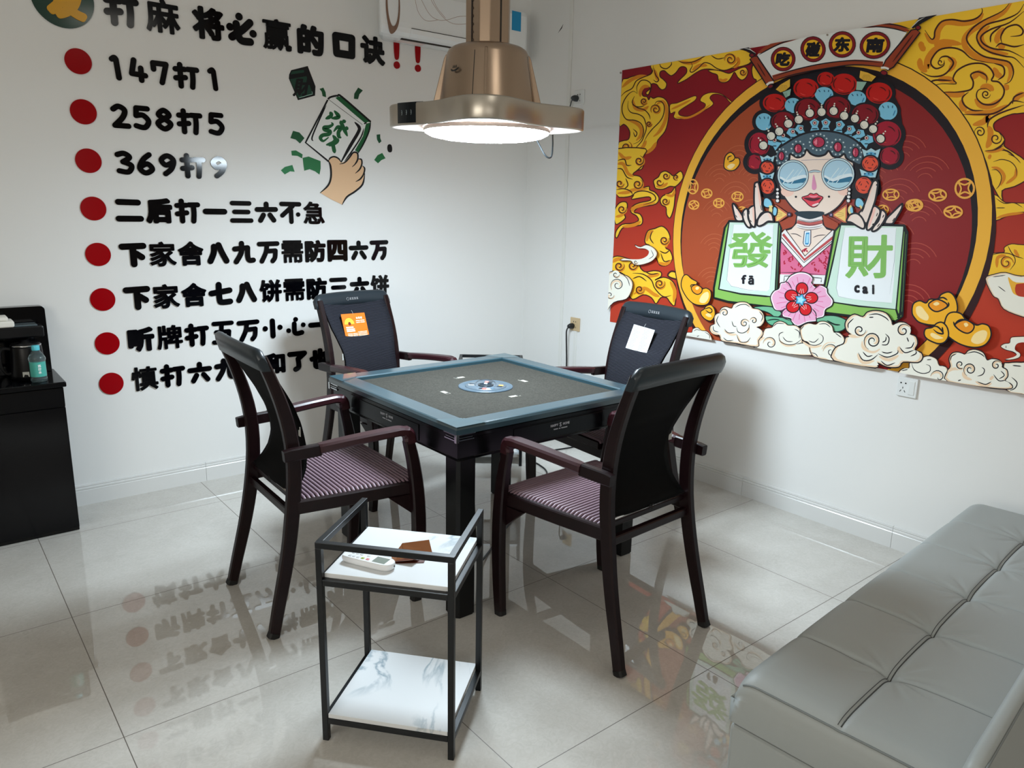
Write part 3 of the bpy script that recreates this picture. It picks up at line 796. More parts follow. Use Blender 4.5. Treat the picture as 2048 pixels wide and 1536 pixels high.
# right hand masses
A.use(*cD)
A.shape([(-20, 225), (480, 128), (1286, -20), (1750, -90), (1750, 1000), (1286, 1085), (1180, 1095), (1060, 1140), (1000, 1190), (1010, 1250), (1060, 1275), (1105, 1340), (1100, 1400), (1170, 1450), (1300, 1540), (1340, 1640), (1320, 1720), (1200, 1790), (1080, 1830), (1080, 1940), (900, 1600), (700, 1100), (400, 800), (60, 650)], YEL, 8, OUT, True, 3)
for s in ([(430, 440), (520, 405), (690, 425)], [(300, 400), (310, 450), (340, 490)], [(290, 560), (300, 640), (360, 690)], [(340, 320), (390, 395), (450, 380), (470, 290), (540, 215), (700, 225), (850, 195), (900, 130)],
          [(1170, 30), (1090, 130), (900, 230), (780, 300), (720, 380), (740, 470), (860, 560), (1010, 585), (1140, 620), (1160, 710), (1130, 790)], [(960, 250), (880, 330), (900, 430), (1000, 500), (1140, 520)],
          [(400, 620), (360, 640), (370, 560), (450, 470), (600, 440)], [(560, 560), (620, 600), (570, 690)], [(630, 790), (560, 760), (460, 770)], [(1000, 650), (1040, 720), (1080, 720)], [(800, 760), (860, 700), (950, 770)],
          [(820, 950), (880, 1015), (980, 1015), (1070, 950)], [(870, 850), (940, 830), (1000, 870)], [(510, 895), (650, 910), (720, 890)], [(720, 1080), (850, 1085), (1000, 1075), (1130, 1010)], [(690, 960), (700, 1030), (740, 1060)],
          [(930, 1180), (950, 1120), (900, 1170), (800, 1200)], [(950, 1210), (970, 1270), (960, 1360), (930, 1420)], [(1030, 420), (1040, 350), (1100, 270)], [(1040, 440), (1110, 450)], [(1120, 810), (1120, 870)], [(1200, 970), (1240, 920), (1300, 900)]):
    A.line(s, 42, ORG)
for l in ([(340, 290), (400, 375), (430, 360), (440, 290), (500, 210), (600, 190), (720, 205), (830, 180), (890, 120), (880, 60)], [(1160, 20), (1080, 110), (900, 200), (790, 280), (740, 370), (790, 460), (900, 540), (1030, 570), (1150, 600), (1190, 690), (1160, 780), (1100, 810)],
          [(1290, 40), (1230, 130), (1100, 190), (930, 240), (840, 340), (870, 440), (960, 500), (1100, 540), (1200, 560), (1290, 650)], [(1290, 110), (1150, 220), (980, 280), (880, 350), (900, 420), (1000, 470), (1150, 490), (1290, 560)],
          [(1000, 610), (800, 570), (700, 490), (600, 460), (480, 480), (410, 560), (400, 620), (450, 660), (520, 630), (525, 580)], [(300, 690), (400, 735), (520, 720), (600, 640), (610, 590), (560, 545), (500, 550), (470, 590)],
          [(400, 830), (500, 805), (640, 805), (610, 760), (650, 680), (760, 620), (880, 610), (960, 650), (1000, 720), (980, 775), (1050, 790), (1100, 860), (1080, 940), (1000, 1000), (900, 1000), (838, 940), (850, 870), (920, 850), (970, 880)],
          [(490, 885), (650, 885), (780, 860), (805, 790), (780, 720), (850, 690), (930, 730), (930, 800)], [(760, 885), (700, 940), (720, 1010), (800, 1060), (900, 1060)], [(700, 1100), (860, 1100), (1000, 1090), (1130, 1020), (1190, 970), (1290, 985)], [(940, 1225), (960, 1150), (1080, 1080), (1290, 1010)],
          [(1080, 420), (1070, 350), (1120, 270), (1220, 240), (1280, 290), (1260, 340), (1160, 352)], [(970, 410), (980, 330), (1080, 250)], [(1020, 455), (1060, 420), (1110, 430), (1200, 450), (1290, 430)], [(390, 790), (450, 770), (600, 775)], [(1000, 610), (1090, 640), (1100, 720), (1040, 770)],
          [(915, 1450), (1000, 1440), (1080, 1390), (1105, 1340)], [(1180, 1000), (1200, 930), (1290, 890)], [(930, 1460), (1100, 1440), (1200, 1500)]):
    A.line(l, 12, OUT)
A.spiral(490, 600, 34, 1.2, 8, OUT, 0); A.spiral(925, 905, 45, 1.5, 9, OUT, 0); A.spiral(870, 1268, 55, 1.6, 9, OUT, 3); A.spiral(1020, 1330, 62, 1.5, 9, OUT, -1)
gold(cE, [(900, 620), (960, 610), (1040, 680), (1150, 690), (1700, 720), (1700, 800), (1251, 792), (1100, 820), (940, 885), (880, 800)], [[(950, 640), (1040, 695), (1150, 690), (1240, 740)], [(950, 745), (1050, 745)]], [[(950, 860), (1080, 820), (1250, 800)]], 6, 18)
A.use(*cE)
for s in ([(840, 130), (950, 120), (1040, 90)], [(900, 300), (980, 320), (1040, 400), (1000, 500)], [(1170, 310), (1160, 400), (1060, 480)], [(870, 210), (890, 160)]): A.line(s, 26, ORG)
for l in ([(920, 240), (1010, 215), (1110, 240), (1170, 310), (1175, 400)], [(900, 330), (960, 330), (1010, 400), (990, 490), (950, 540)], [(1080, 150), (1160, 190), (1220, 255)], [(840, 120), (940, 110), (1040, 60)]): A.line(l, 7, OUT)
gold(cE, [(820, 1290), (940, 1240), (1040, 1230), (1040, 1180), (1120, 1140), (1251, 1150), (1600, 1140), (1600, 1480), (1080, 1480), (900, 1480), (760, 1500)], [[(1080, 1160), (1140, 1260), (1250, 1300)], [(840, 1280), (1000, 1240), (1130, 1260), (1160, 1340), (1100, 1430)]], [[(960, 1400), (970, 1290), (1060, 1265)], [(1150, 1200), (1200, 1290)]], 6, 22, [(1060, 1345, 78, 1.4, 0, -1)])
# mirrored continuation beyond the picture's right edge
A.use(0, 0, 1)

# --- the gold ring, its drop shadow and the disc
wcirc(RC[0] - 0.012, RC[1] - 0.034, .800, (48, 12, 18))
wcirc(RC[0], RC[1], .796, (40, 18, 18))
wcirc(RC[0], RC[1], .792, (246, 184, 62))
wcirc(RC[0], RC[1], .742, (26, 16, 24))
wcirc(RC[0] + .004, RC[1] - .024, .728, M_mdisc)
A.use(*cC)
rw = 0
for j in range(-8, 9):
    for i in range(-5, 6):
        cy = RC[0] + (i + (.5 if j % 2 else 0)) * .205; cz = RC[1] - .03 + j * .088
        if math.hypot(cy - RC[0], cz + .05 - RC[1]) > .60: continue
        if cz > RC[1] + .33 or abs(cy - RC[0]) < .16: continue
        col = (178, 72, 60) if cy < RC[0] else (190, 98, 62)
        for r, a in ((.102, .50), (.079, .62), (.056, .8), (.033, .5)):
            if math.hypot(cy - RC[0], cz + r - RC[1] + .03) < .715: warc(cy, cz, r, a, PI - a, .0036, col, 10)
# --- coins
CO = (244, 178, 78)
def coin(T, cx, cy, rx, ry, w, rot):
    A.use(*T)
    A.ring(cx, cy, rx, ry, w, CO)
    for k in range(4):
        a = rot + k * PI / 2
        p, q = (cx + rx * math.cos(a), cy + ry * math.sin(a)), (cx + rx * math.cos(a + PI / 2), cy + ry * math.sin(a + PI / 2))
        m = (cx + .38 * rx * math.cos(a + PI / 4), cy + .38 * ry * math.sin(a + PI / 4))
        A.line([p, m, q], w * .8, CO, True, False)
for c in ((757, 313, 44, 60, 9, .9), (876, 371, 44, 37, 8, .5), (766, 469, 42, 36, 8, .2), (979, 453, 44, 37, 8, .8)): coin(cB, *c)
coin(cK, 405, 585, 122, 100, 20, .9); coin(cK, 500, 900, 100, 90, 20, .4); coin(cM, 1137, 543, 175, 118, 24, .7); coin(cM, 1630, 775, 165, 120, 24, .3); coin(cM, 960, 870, 120, 95, 22, .3)
coin(cE, 610, 532, 102, 104, 17, .75); coin(cE, 313, 605, 94, 62, 15, .5); coin(cE, 483, 790, 98, 62, 15, .2); coin(cE, 68, 716, 78, 60, 15, .5)
# --- small ingot by the headdress
ING = (246, 190, 60)
def ingot(T, pts, holl, dome, shine, w):
    A.use(*T)
    A.shape(pts, (244, 178, 36), w, DK)
    if dome: A.shape(dome, (238, 150, 26), w, DK)
    for s in shine: A.fill(s, (252, 224, 158))
    for l in holl: A.line(l, w * 1.1, DK)
ingot(cH, [(45, 930), (60, 850), (105, 815), (140, 840), (150, 865), (185, 870), (192, 920), (150, 975), (95, 985), (55, 965)], [[(85, 890), (85, 860), (120, 845)], [(90, 905), (130, 890), (150, 865)]], None, [[(75, 950), (110, 920), (150, 930), (110, 970)]], 7)

# --- headdress silhouette and balls
A.use(*cH)
RED = (196, 24, 18); DRD = (132, 6, 26); CRM = (164, 18, 46)
balls = [(520, 355, 112, 85, RED), (810, 222, 118, 95, RED), (995, 135, 80, 68, RED), (1165, 180, 122, 98, RED), (1490, 263, 122, 98, RED),
         (600, 530, 118, 100, DRD), (830, 420, 125, 112, DRD), (1102, 400, 128, 112, DRD), (1362, 465, 132, 108, DRD),
         (375, 740, 106, 118, CRM), (1565, 645, 140, 128, CRM), (335, 905, 78, 78, CRM), (1590, 850, 98, 92, CRM)]
blues = [(420, 530, 78, 80), (690, 378, 78, 70), (978, 275, 86, 68), (1285, 312, 84, 68), (1572, 430, 88, 84)]
for x, y, a, b_, c in balls: A.oval(x, y, a + 34, b_ + 34, DK)
for x, y, a, b_ in blues: A.oval(x, y, a + 34, b_ + 34, DK)
A.fill([(560, 200), (640, 150), (780, 120), (900, 60), (1050, 50), (1300, 70), (1500, 130), (1640, 300), (1700, 500), (1700, 800), (1500, 960), (1500, 1200), (1260, 1250), (540, 1250), (380, 1200), (360, 990), (300, 800), (360, 560), (470, 300)], DK)
for x, y, a, b_, c in balls[:5]:
    A.oval(x, y, a, b_, c)
for x, y, a, b_ in blues:
    A.oval(x, y, a, b_, BLU)
    for k in (-.5, .1, .6): A.line([(x + a * k - 8, y - b_ * .62), (x + a * k * .8, y - b_ * .3)], 7, (40, 92, 130))
    A.line([(x + a * .8, y - b_ * .1), (x + a * .55, y + b_ * .55)], 8, (60, 130, 176))
A.fill([(905, 310), (1050, 310), (990, 350), (965, 372), (940, 350)], BLU, False)
for x, y, a, b_, c in balls[5:]:
    A.oval(x, y, a, b_, c, 12, DK)
for i, (x, y, a, b_, c) in enumerate(balls):
    d = tuple(int(v * .45) for v in c)
    A.ring(x, y, a * .82, b_ * .80, 9, d, -.5, .9, 10, True); A.ring(x, y, a * .80, b_ * .80, 9, d, 2.6, 4.0, 10, True); A.ring(x, y, a * .55, b_ * .55, 8, d, -1.5, -.3, 8, True)
    A.ring(x, y, a * .62, b_ * .62, 6, (224, 70, 64) if c != DRD else (190, 60, 70), 1.6, 2.4, 6, True)
    A.ring(x, y, a * .9, b_ * .88, 8, d, .9, 2.2, 10, True)
# crown strip over the band
for x, y, rt in ((520, 735, -.9), (600, 690, -.75), (690, 655, -.5), (765, 625, -.42), (893, 575, -.05), (995, 572, .05), (1120, 590, .3), (1215, 630, .5), (1300, 665, .7), (1375, 715, .85)):
    c_, s_ = math.cos(rt), math.sin(rt)
    A.fill([(x + u * c_ - v * s_, y + u * s_ + v * c_) for u, v in ((-46, 44), (-26, 0), (-44, -46), (0, -74), (44, -46), (26, 0), (46, 44))], BLU, False)
    A.oval(x, y - 34, 22, 22, DK); A.oval(x, y - 34, 17, 17, (226, 214, 210)); A.oval(x, y - 34, 10, 10, (150, 30, 40))
    A.line([(x - 30 * c_, y + 20), (x + 30 * c_, y + 20)], 8, (24, 60, 80))
for x, y in ((415, 750), (487, 663), (563, 620), (648, 548), (745, 510), (848, 450), (958, 440), (1070, 430), (1168, 475), (1268, 500), (1355, 560), (1437, 598), (1507, 688)):
    A.oval(x, y, 41, 41, (232, 230, 218), 7, DK); A.ring(x, y, 26, 26, 5, (170, 168, 160), 1.8, 3.4, 6, True)
    A.oval(x + (x - 960) * .05, y - 48, 9, 9, (232, 230, 218)); A.oval(x + (x - 960) * .08, y - 68, 7, 7, (232, 230, 218))
# face, band, glasses
A.shape([(545, 1000), (560, 1110), (600, 1210), (690, 1330), (790, 1392), (900, 1408), (1010, 1388), (1120, 1310), (1195, 1200), (1232, 1100), (1250, 980), (1240, 860), (1100, 800), (900, 780), (660, 820), (560, 900)], SKN, 10, (40, 30, 40))
A.oval(640, 1180, 60, 46, (250, 208, 192)); A.oval(1165, 1170, 58, 46, (250, 208, 192))
A.shape([(535, 930), (540, 800), (640, 720), (780, 645), (930, 615), (1080, 625), (1220, 670), (1320, 745), (1348, 830), (1320, 930), (1240, 900), (1190, 870), (1168, 830), (1120, 860), (1062, 850), (1024, 800), (990, 835), (925, 850), (860, 830), (818, 790), (790, 842), (730, 862), (668, 830), (655, 882), (610, 922)], (76, 100, 116), 14, DK)
for x, y, rx, ry in ((930, 720, 57, 50), (740, 780, 36, 43), (585, 850, 27, 42), (1110, 765, 38, 46), (1275, 815, 30, 46)):
    n = 14 if rx > 50 else 10
    for k in range(n): A.oval(x + (rx + 26) * math.cos(2 * PI * k / n), y + (ry + 26) * math.sin(2 * PI * k / n), 8, 8, (196, 214, 218))
    A.oval(x, y, rx, ry, (190, 50, 84), 7, DK); A.fill([(x - rx * .8, y), (x - rx * .3, y - ry * .6), (x - rx * .1, y), (x - rx * .4, y + ry * .6)], (236, 128, 150), False)
    A.line([(x, y - ry), (x - rx * .2, y), (x, y + ry)], 4, (110, 20, 44), False); A.line([(x - rx * .2, y), (x + rx, y)], 4, (110, 20, 44), False)
A.line([(770, 888), (1090, 878)], 8, (90, 86, 140), False)
for x, y, rx, ry in ((692, 1030, 142, 142), (1112, 1018, 150, 148)):
    A.oval(x, y, rx + 6, ry + 6, (40, 56, 84)); A.oval(x, y, rx, ry, (206, 230, 236)); A.oval(x, y, rx - 13, ry - 13, (50, 70, 96)); A.oval(x, y, rx - 18, ry - 18, (176, 212, 232))
    R_ = rx - 20
    A.fill([(x - R_ * .98, y + 8), (x - R_ * .4, y + 40), (x + R_ * .1, y + 12), (x + R_ * .98, y - 6), (x + R_ * .9, y + R_ * .45), (x + R_ * .5, y + R_ * .86), (x, y + R_ * .99), (x - R_ * .5, y + R_ * .86), (x - R_ * .88, y + R_ * .46)], (226, 240, 246))
    A.fill([(x - R_ * .95, y + 30), (x - R_ * .4, y + 66), (x + R_ * .2, y + 44), (x + R_ * .96, y + 22), (x + R_ * .88, y + R_ * .47), (x + R_ * .5, y + R_ * .86), (x, y + R_ * .99), (x - R_ * .5, y + R_ * .86), (x - R_ * .86, y + R_ * .5)], (40, 112, 148))
    A.fill([(x - R_ * .8, y + R_ * .58), (x, y + R_ * .62), (x + R_ * .8, y + R_ * .56), (x + R_ * .45, y + R_ * .88), (x, y + R_ * .99), (x - R_ * .45, y + R_ * .88)], (172, 214, 230))
    for k, wd in ((-.35, 26), (.0, 12), (.3, 20)): A.line([(x + R_ * (k - .42), y + R_ * .62), (x + R_ * (k + .42), y - R_ * .45)], wd, (214, 234, 242), False)
A.line([(835, 1002), (890, 988), (955, 996)], 16, (50, 66, 90)); A.line([(835, 1002), (890, 989), (955, 996)], 9, (200, 224, 232))
A.fill([(884, 1020), (902, 1080), (912, 1140), (892, 1166), (870, 1150), (872, 1090)], (226, 150, 188))
A.shape([(775, 1235), (830, 1215), (855, 1196), (885, 1203), (912, 1196), (935, 1215), (972, 1234), (940, 1280), (915, 1312), (880, 1324), (845, 1310), (812, 1278)], (228, 66, 84), 6, (60, 14, 26))
A.fill([(790, 1238), (850, 1236), (885, 1242), (920, 1236), (955, 1238), (915, 1262), (880, 1268), (840, 1262)], (84, 16, 34)); A.fill([(840, 1214), (885, 1220), (930, 1214), (905, 1232), (860, 1232)], (244, 140, 160))
A.fill([(870, 1305), (925, 1285), (930, 1296), (890, 1314)], (252, 226, 226))
A.oval(720, 1228, 10, 10, DK); A.oval(1028, 1226, 10, 10, DK)
# side roses and small blue crowns
for x, y, s in ((455, 880, 66), (452, 1035, 66), (1420, 825, 82), (1398, 1012, 80)):
    A.shape([(x - s * 1.1, y - s * .55), (x - s * .5, y - s * .35), (x, y - s * .65), (x + s * .5, y - s * .35), (x + s * 1.1, y - s * .55), (x + s * .8, y + s * .5), (x - s * .8, y + s * .5)], (176, 218, 232), 7, DK, False)
    A.fill([(x - s * .6, y), (x, y - s * .2), (x + s * .6, y), (x + s * .5, y + s * .3), (x - s * .5, y + s * .3)], (90, 172, 214), False)
    for k in (-.45, 0, .45): A.oval(x + s * k, y + 2, 8, 8, (40, 90, 120))
for x, y, rx, ry in ((455, 955, 68, 62), (457, 1132, 70, 76), (1412, 920, 82, 76), (1352, 1122, 84, 84)):
    A.oval(x, y, rx, ry, (232, 82, 52), 12, DK)
    for q, a0 in ((.78, .2), (.78, 2.3), (.78, 4.4), (.55, 1.2), (.55, 3.2), (.55, 5.2), (.3, 0), (.3, 3)): A.ring(x, y, rx * q, ry * q, 7, (104, 20, 18), a0, a0 + .9, 6, True)
for sx in (550, 1218):
    for k, y in enumerate((1160, 1195, 1228, 1264)): A.oval(sx + (k * (-3 if sx > 900 else 0)), y, 15 + k, 15 + k, (238, 236, 236), 5, DK)

# neck, shoulders, robe
A.use(*cF)
A.fill([(700, 240), (905, 150), (1170, 150), (1330, 240), (1320, 330), (1200, 330), (990, 560), (800, 330), (730, 300)], (168, 68, 40), False)
A.line([(905, 150), (900, 230), (860, 285), (760, 310)], 16, DK); A.line([(1165, 150), (1170, 230), (1200, 285), (1310, 312)], 16, DK)
A.fill([(912, 150), (1160, 150), (1168, 250), (1210, 300), (1300, 330), (1000, 580), (760, 330), (850, 300), (905, 240)], SKN, False)
A.fill([(900, 120), (1170, 120), (1150, 170), (1035, 200), (920, 170)], (30, 50, 62))
A.line([(912, 180), (1035, 215), (1165, 182)], 26, (238, 232, 232), True, False); A.line([(908, 222), (1035, 250), (1168, 222)], 26, (196, 92, 88), True, False); A.line([(906, 262), (1035, 282), (1170, 262)], 24, (240, 236, 236), True, False)
for y in (195, 205, 235, 262, 282): A.line([(908, y), (1035, y + 24), (1168, y)], 4, (60, 50, 60))
A.line([(840, 345), (900, 350), (955, 380)], 6, (60, 50, 54)); A.line([(1070, 385), (1130, 362), (1205, 358)], 6, (60, 50, 54))
A.fill([(735, 400), (800, 400), (985, 650), (1180, 500), (1290, 420), (1210, 770), (740, 760)], (222, 110, 150), False)
for k in range(34):
    x = random.uniform(760, 1230); y = random.uniform(500, 740)
    if abs(x - 980) * .95 + 690 - y < 60 and abs(x - 980) < 210 and y < 690 - abs(x - 980) * .95: continue
    A.line([(x, y), (x + random.uniform(-18, 18), y - 16), (x + random.uniform(-30, 30), y - 30)], 9, (178, 20, 56)); A.oval(x + random.uniform(-22, 22), y, 8, 12, (190, 26, 62), rot=random.uniform(0, 3))
A.fill([(750, 340), (790, 300), (990, 580), (1270, 310), (1310, 330), (1290, 420), (975, 690), (745, 420)], (242, 238, 238), False)
A.line([(765, 350), (985, 612), (1292, 372)], 20, (190, 72, 76), False, False)
for l in ([(790, 300), (990, 572), (1270, 310)], [(752, 385), (980, 640), (1295, 400)], [(745, 425), (975, 690), (1285, 425)]): A.line(l, 6, (44, 30, 40), False, False)
A.shape([(985, 318), (1050, 310), (1048, 440), (1030, 475), (985, 470), (972, 440)], (236, 244, 250), 6, (40, 40, 70), False)
A.fill([(1000, 335), (1036, 332), (1032, 440), (1022, 458), (992, 456), (988, 430)], (60, 150, 206), False); A.fill([(1006, 350), (1030, 348), (1026, 440), (996, 440)], (168, 220, 244), False)
A.fill([(735, 760), (1210, 770), (1190, 860), (730, 850)], (238, 240, 240), False); A.line([(740, 742), (900, 742), (1215, 770)], 6, DK, False); A.line([(775, 830), (780, 778), (900, 776)], 6, DK, False, False); A.line([(1060, 790), (1160, 800), (1155, 840)], 6, DK, False, False)
# diamond earrings and blue bows
A.use(*cH)
for pts in ([(528, 1296), (668, 1392), (525, 1490)], [(1200, 1290), (1044, 1398), (1200, 1490)]):
    A.shape(pts, (206, 104, 74), 8, DK, False)
    cx = sum(p[0] for p in pts) / 3; cy = sum(p[1] for p in pts) / 3
    A.fill([(cx + (p[0] - cx) * .7, cy + (p[1] - cy) * .7) for p in pts], (246, 206, 116), False)
    for k in (-24, 0, 24): A.line([(cx - 40, cy + k), (cx + 20, cy + k * .4)], 6, (90, 50, 30), False)
A.oval(660, 1392, 22, 22, (52, 44, 60)); A.oval(660, 1392, 9, 9, (170, 150, 190)); A.oval(1050, 1396, 22, 22, (52, 44, 60)); A.oval(1050, 1396, 9, 9, (170, 150, 190))
for x, sg in ((455, 1), (1310, -1)):
    A.shape([(x - 30, 1250), (x, 1236), (x + 36, 1262), (x + 50, 1310), (x + 10, 1330), (x - 34, 1310)], (140, 208, 236), 9, DK)
    A.shape([(x + 60 * sg, 1320), (x + 95 * sg, 1340), (x + 85 * sg, 1400), (x + 50 * sg, 1396)], (140, 208, 236), 9, DK)
    A.ring(x + 6 * sg, 1350, 34, 40, 14, (240, 222, 150), -1.2, 1.2, 8); A.ring(x + 60 * sg, 1350, 34, 40, 14, (240, 222, 150), 2, 4.4, 8)

# the two painted tiles
TG = (138, 190, 92); TF = (208, 234, 220); TI = (240, 246, 250); TXT = (132, 190, 98)
A.use(*cF)
A.shape([(212, 215), (170, 285), (58, 900), (58, 1000), (200, 1040), (690, 1095), (745, 290), (722, 228)], TG, 16, (10, 24, 24), False)
A.shape([(215, 222), (722, 232), (684, 990), (590, 985), (330, 960), (108, 912), (150, 640)], TF, 13, (10, 24, 24), False)
A.line([(722, 232), (744, 300), (700, 1060)], 9, (10, 24, 24), False, False); A.line([(730, 260), (694, 1000)], 8, (120, 180, 110), False)
A.fill([(262, 252), (668, 252), (650, 700), (628, 910), (600, 935), (400, 930), (230, 880), (188, 830), (215, 560)], TI, False)
A.line([(262, 252), (215, 560), (190, 820), (235, 880), (400, 920), (600, 935)], 3, (140, 160, 160), False); A.line([(668, 262), (650, 700), (630, 900)], 3, (140, 160, 160), False)
A.char('發', 205, 325, 660, 692, 9, TXT); A.char('f', 340, 765, 392, 858, 5, DK); A.char('ā', 412, 772, 470, 866, 5, DK)
A.use(*cG)
A.shape([(238, 242), (885, 262), (915, 330), (862, 1190), (790, 1240), (60, 1150), (40, 1020), (172, 320)], TG, 17, (10, 24, 24), False)
A.shape([(235, 252), (880, 268), (800, 1118), (420, 1085), (60, 1030), (150, 640)], TF, 13, (10, 24, 24), False)
A.line([(882, 264), (900, 330), (845, 1150), (820, 1210)], 22, (10, 24, 24), False, False); A.line([(800, 1118), (826, 1200)], 16, (10, 24, 24), False, False); A.line([(905, 350), (858, 1140)], 7, (130, 190, 110), False)
A.line([(172, 330), (60, 900)], 14, (10, 24, 24), False, False)
A.fill([(278, 282), (800, 285), (780, 800), (755, 1050), (500, 1030), (205, 990), (190, 900), (240, 500)], TI, False)
A.line([(278, 282), (240, 500), (188, 900), (210, 985), (350, 1015)], 3, (140, 160, 160), False); A.line([(800, 290), (782, 620), (735, 960)], 3, (140, 160, 160), False); A.line([(430, 1030), (740, 1055)], 3, (140, 160, 160), False)
A.char('財', 285, 355, 765, 800, 11, TXT, .03)
for ch, x0, y0, x1, y1 in (('c', 372, 868, 428, 948), ('a', 456, 880, 514, 958), ('i', 556, 864, 578, 962)): A.char(ch, x0, y0, x1, y1, 7, DK)

# hands
def finger(pts, w=30):
    A.shape(pts, (240, 222, 212), w, DK)
A.use(*cK)
for pts in ([(330, 780), (352, 735), (400, 790), (470, 900), (545, 1000), (555, 1110), (420, 1112), (368, 980)], [(812, 330), (850, 278), (888, 272), (912, 330), (932, 480), (962, 680), (1000, 860), (1010, 920), (950, 965), (880, 1080), (832, 1112), (815, 900), (802, 650)],
            [(552, 950), (590, 872), (650, 856), (668, 930), (675, 1060), (725, 1190), (722, 1258), (660, 1250), (592, 1150), (556, 1040)], [(668, 930), (704, 832), (800, 792), (816, 900), (832, 1110), (822, 1228), (782, 1250), (722, 1180), (682, 1060)],
            [(870, 1165), (900, 1060), (1000, 952), (1090, 922), (1172, 952), (1218, 1050), (1218, 1128), (1110, 1130), (1000, 1202), (912, 1232), (872, 1205)]):
    finger(pts)
A.fill([(880, 300), (910, 400), (960, 700), (930, 800), (890, 500)], (246, 200, 184)); A.fill([(770, 830), (800, 820), (812, 1000), (810, 1180), (775, 1050)], (246, 200, 184)); A.fill([(420, 850), (520, 1000), (530, 1060), (480, 1010)], (246, 200, 184)); A.fill([(1100, 940), (1180, 990), (1200, 1100), (1150, 1060)], (248, 210, 196))
for l in ([(945, 770), (960, 850), (980, 890)], [(700, 890), (695, 980)], [(585, 940), (585, 1010)], [(720, 1100), (745, 1145)], [(400, 990), (430, 1050)], [(840, 350), (835, 390)]): A.line(l, 12, DK)
A.use(*cM)
for pts in ([(1402, 748), (1420, 785), (1380, 900), (1232, 1140), (1190, 1182), (1045, 1170), (1082, 1060), (1200, 940)], [(746, 330), (790, 252), (838, 230), (880, 270), (880, 360), (832, 640), (782, 800), (722, 960), (652, 1150), (595, 1152), (470, 962), (560, 830)],
            [(960, 890), (1040, 922), (1062, 1000), (1012, 1130), (900, 1280), (805, 1342), (752, 1330), (800, 1230), (905, 1100)], [(792, 802), (862, 812), (930, 882), (922, 980), (862, 1100), (782, 1230), (692, 1312), (642, 1302), (655, 1180), (722, 980)],
            [(200, 1125), (250, 1012), (342, 956), (440, 962), (530, 1040), (590, 1160), (592, 1260), (540, 1287), (430, 1232), (300, 1152)]):
    finger(pts)
A.fill([(790, 290), (760, 400), (640, 760), (600, 900), (640, 760), (700, 500)], (246, 200, 184)); A.fill([(790, 830), (840, 840), (800, 1000), (700, 1250), (680, 1200), (750, 980)], (246, 196, 184)); A.fill([(300, 990), (240, 1060), (230, 1120), (290, 1060)], (248, 206, 192))
for l in ([(600, 780), (560, 880), (530, 930)], [(880, 940), (850, 1020)], [(1020, 980), (985, 1050)], [(790, 1170), (760, 1210)], [(930, 1170), (870, 1250)], [(1255, 1050), (1200, 1130)], [(860, 310), (850, 350)]): A.line(l, 14, DK)

# flower and leaves
A.use(*cF)
A.shape([(470, 1100), (570, 1085), (690, 1100), (760, 1160), (700, 1200), (620, 1150)], (116, 186, 150), 8, (14, 40, 36)); A.shape([(590, 1190), (680, 1190), (850, 1220), (860, 1290), (700, 1290), (620, 1260)], (104, 180, 144), 8, (14, 40, 36))
A.shape([(1090, 1210), (1230, 1180), (1340, 1190), (1430, 1240), (1400, 1320), (1300, 1345), (1180, 1280)], (120, 186, 150), 8, (14, 40, 36)); A.line([(1220, 1230), (1300, 1270), (1360, 1275)], 12, (14, 40, 36)); A.line([(610, 1230), (680, 1220), (740, 1225)], 9, (14, 40, 36))
PET = [(800, 835), (850, 772), (940, 736), (1030, 750), (1080, 800), (1065, 840), (1110, 890), (1160, 870), (1222, 900), (1232, 950), (1285, 1020), (1272, 1080), (1210, 1120), (1192, 1190), (1122, 1212), (1110, 1240), (1020, 1252), (920, 1292), (860, 1242), (850, 1212), (772, 1192), (760, 1140), (690, 1122), (660, 1060), (645, 990), (680, 930), (730, 905), (748, 850), (800, 838)]
A.shape(PET[:-1], (250, 240, 244), 8, (30, 24, 30)); A.fill([(960 + (p[0] - 960) * .945, 1020 + (p[1] - 1020) * .94) for p in PET[:-1]], (234, 172, 206))
for l in ([(748, 850), (820, 840), (868, 915)], [(1085, 925), (1130, 880), (1180, 870)], [(1072, 1110), (1110, 1160), (1112, 1235)], [(860, 1240), (760, 1190), (775, 1130), (820, 1100)], [(700, 1128), (760, 1130), (800, 1105)]): A.line(l, 8, (60, 40, 56))
for k in range(24):
    a = k * 2 * PI / 24 + .1
    r0, r1 = (150, 255) if k % 2 else (160, 225)
    A.line([(960 + r0 * math.cos(a), 1018 + r0 * .92 * math.sin(a)), (960 + r1 * math.cos(a), 1018 + r1 * .92 * math.sin(a))], 15, (222, 92, 148), False)
for x, y, rx, ry in ((968, 905, 60, 60), (860, 975, 66, 56), (1065, 1000, 65, 56), (875, 1092, 66, 58), (1005, 1118, 60, 60)):
    A.oval(x, y, rx, ry, (212, 18, 30), 8, (40, 8, 16))
    a = math.atan2(1018 - y, 955 - x)
    for k in (-.5, 0, .5): A.line([(x + 10 * math.cos(a + k * 3), y + 10 * math.sin(a + k * 3)), (x + 52 * math.cos(a + k), y + 52 * math.sin(a + k))], 11, (250, 224, 220), False)
A.shape([(955 + (64 if k % 2 == 0 else 40) * math.cos(-PI / 2 + k * PI / 5 + .3), 1020 + (64 if k % 2 == 0 else 40) * math.sin(-PI / 2 + k * PI / 5 + .3)) for k in range(10)], (84, 182, 222), 6, (20, 60, 84), False)
A.fill([(955 + (40 if k % 2 == 0 else 22) * math.cos(-PI / 2 + k * PI / 5 + .3), 1020 + (40 if k % 2 == 0 else 22) * math.sin(-PI / 2 + k * PI / 5 + .3)) for k in range(10)], (170, 226, 244), False)

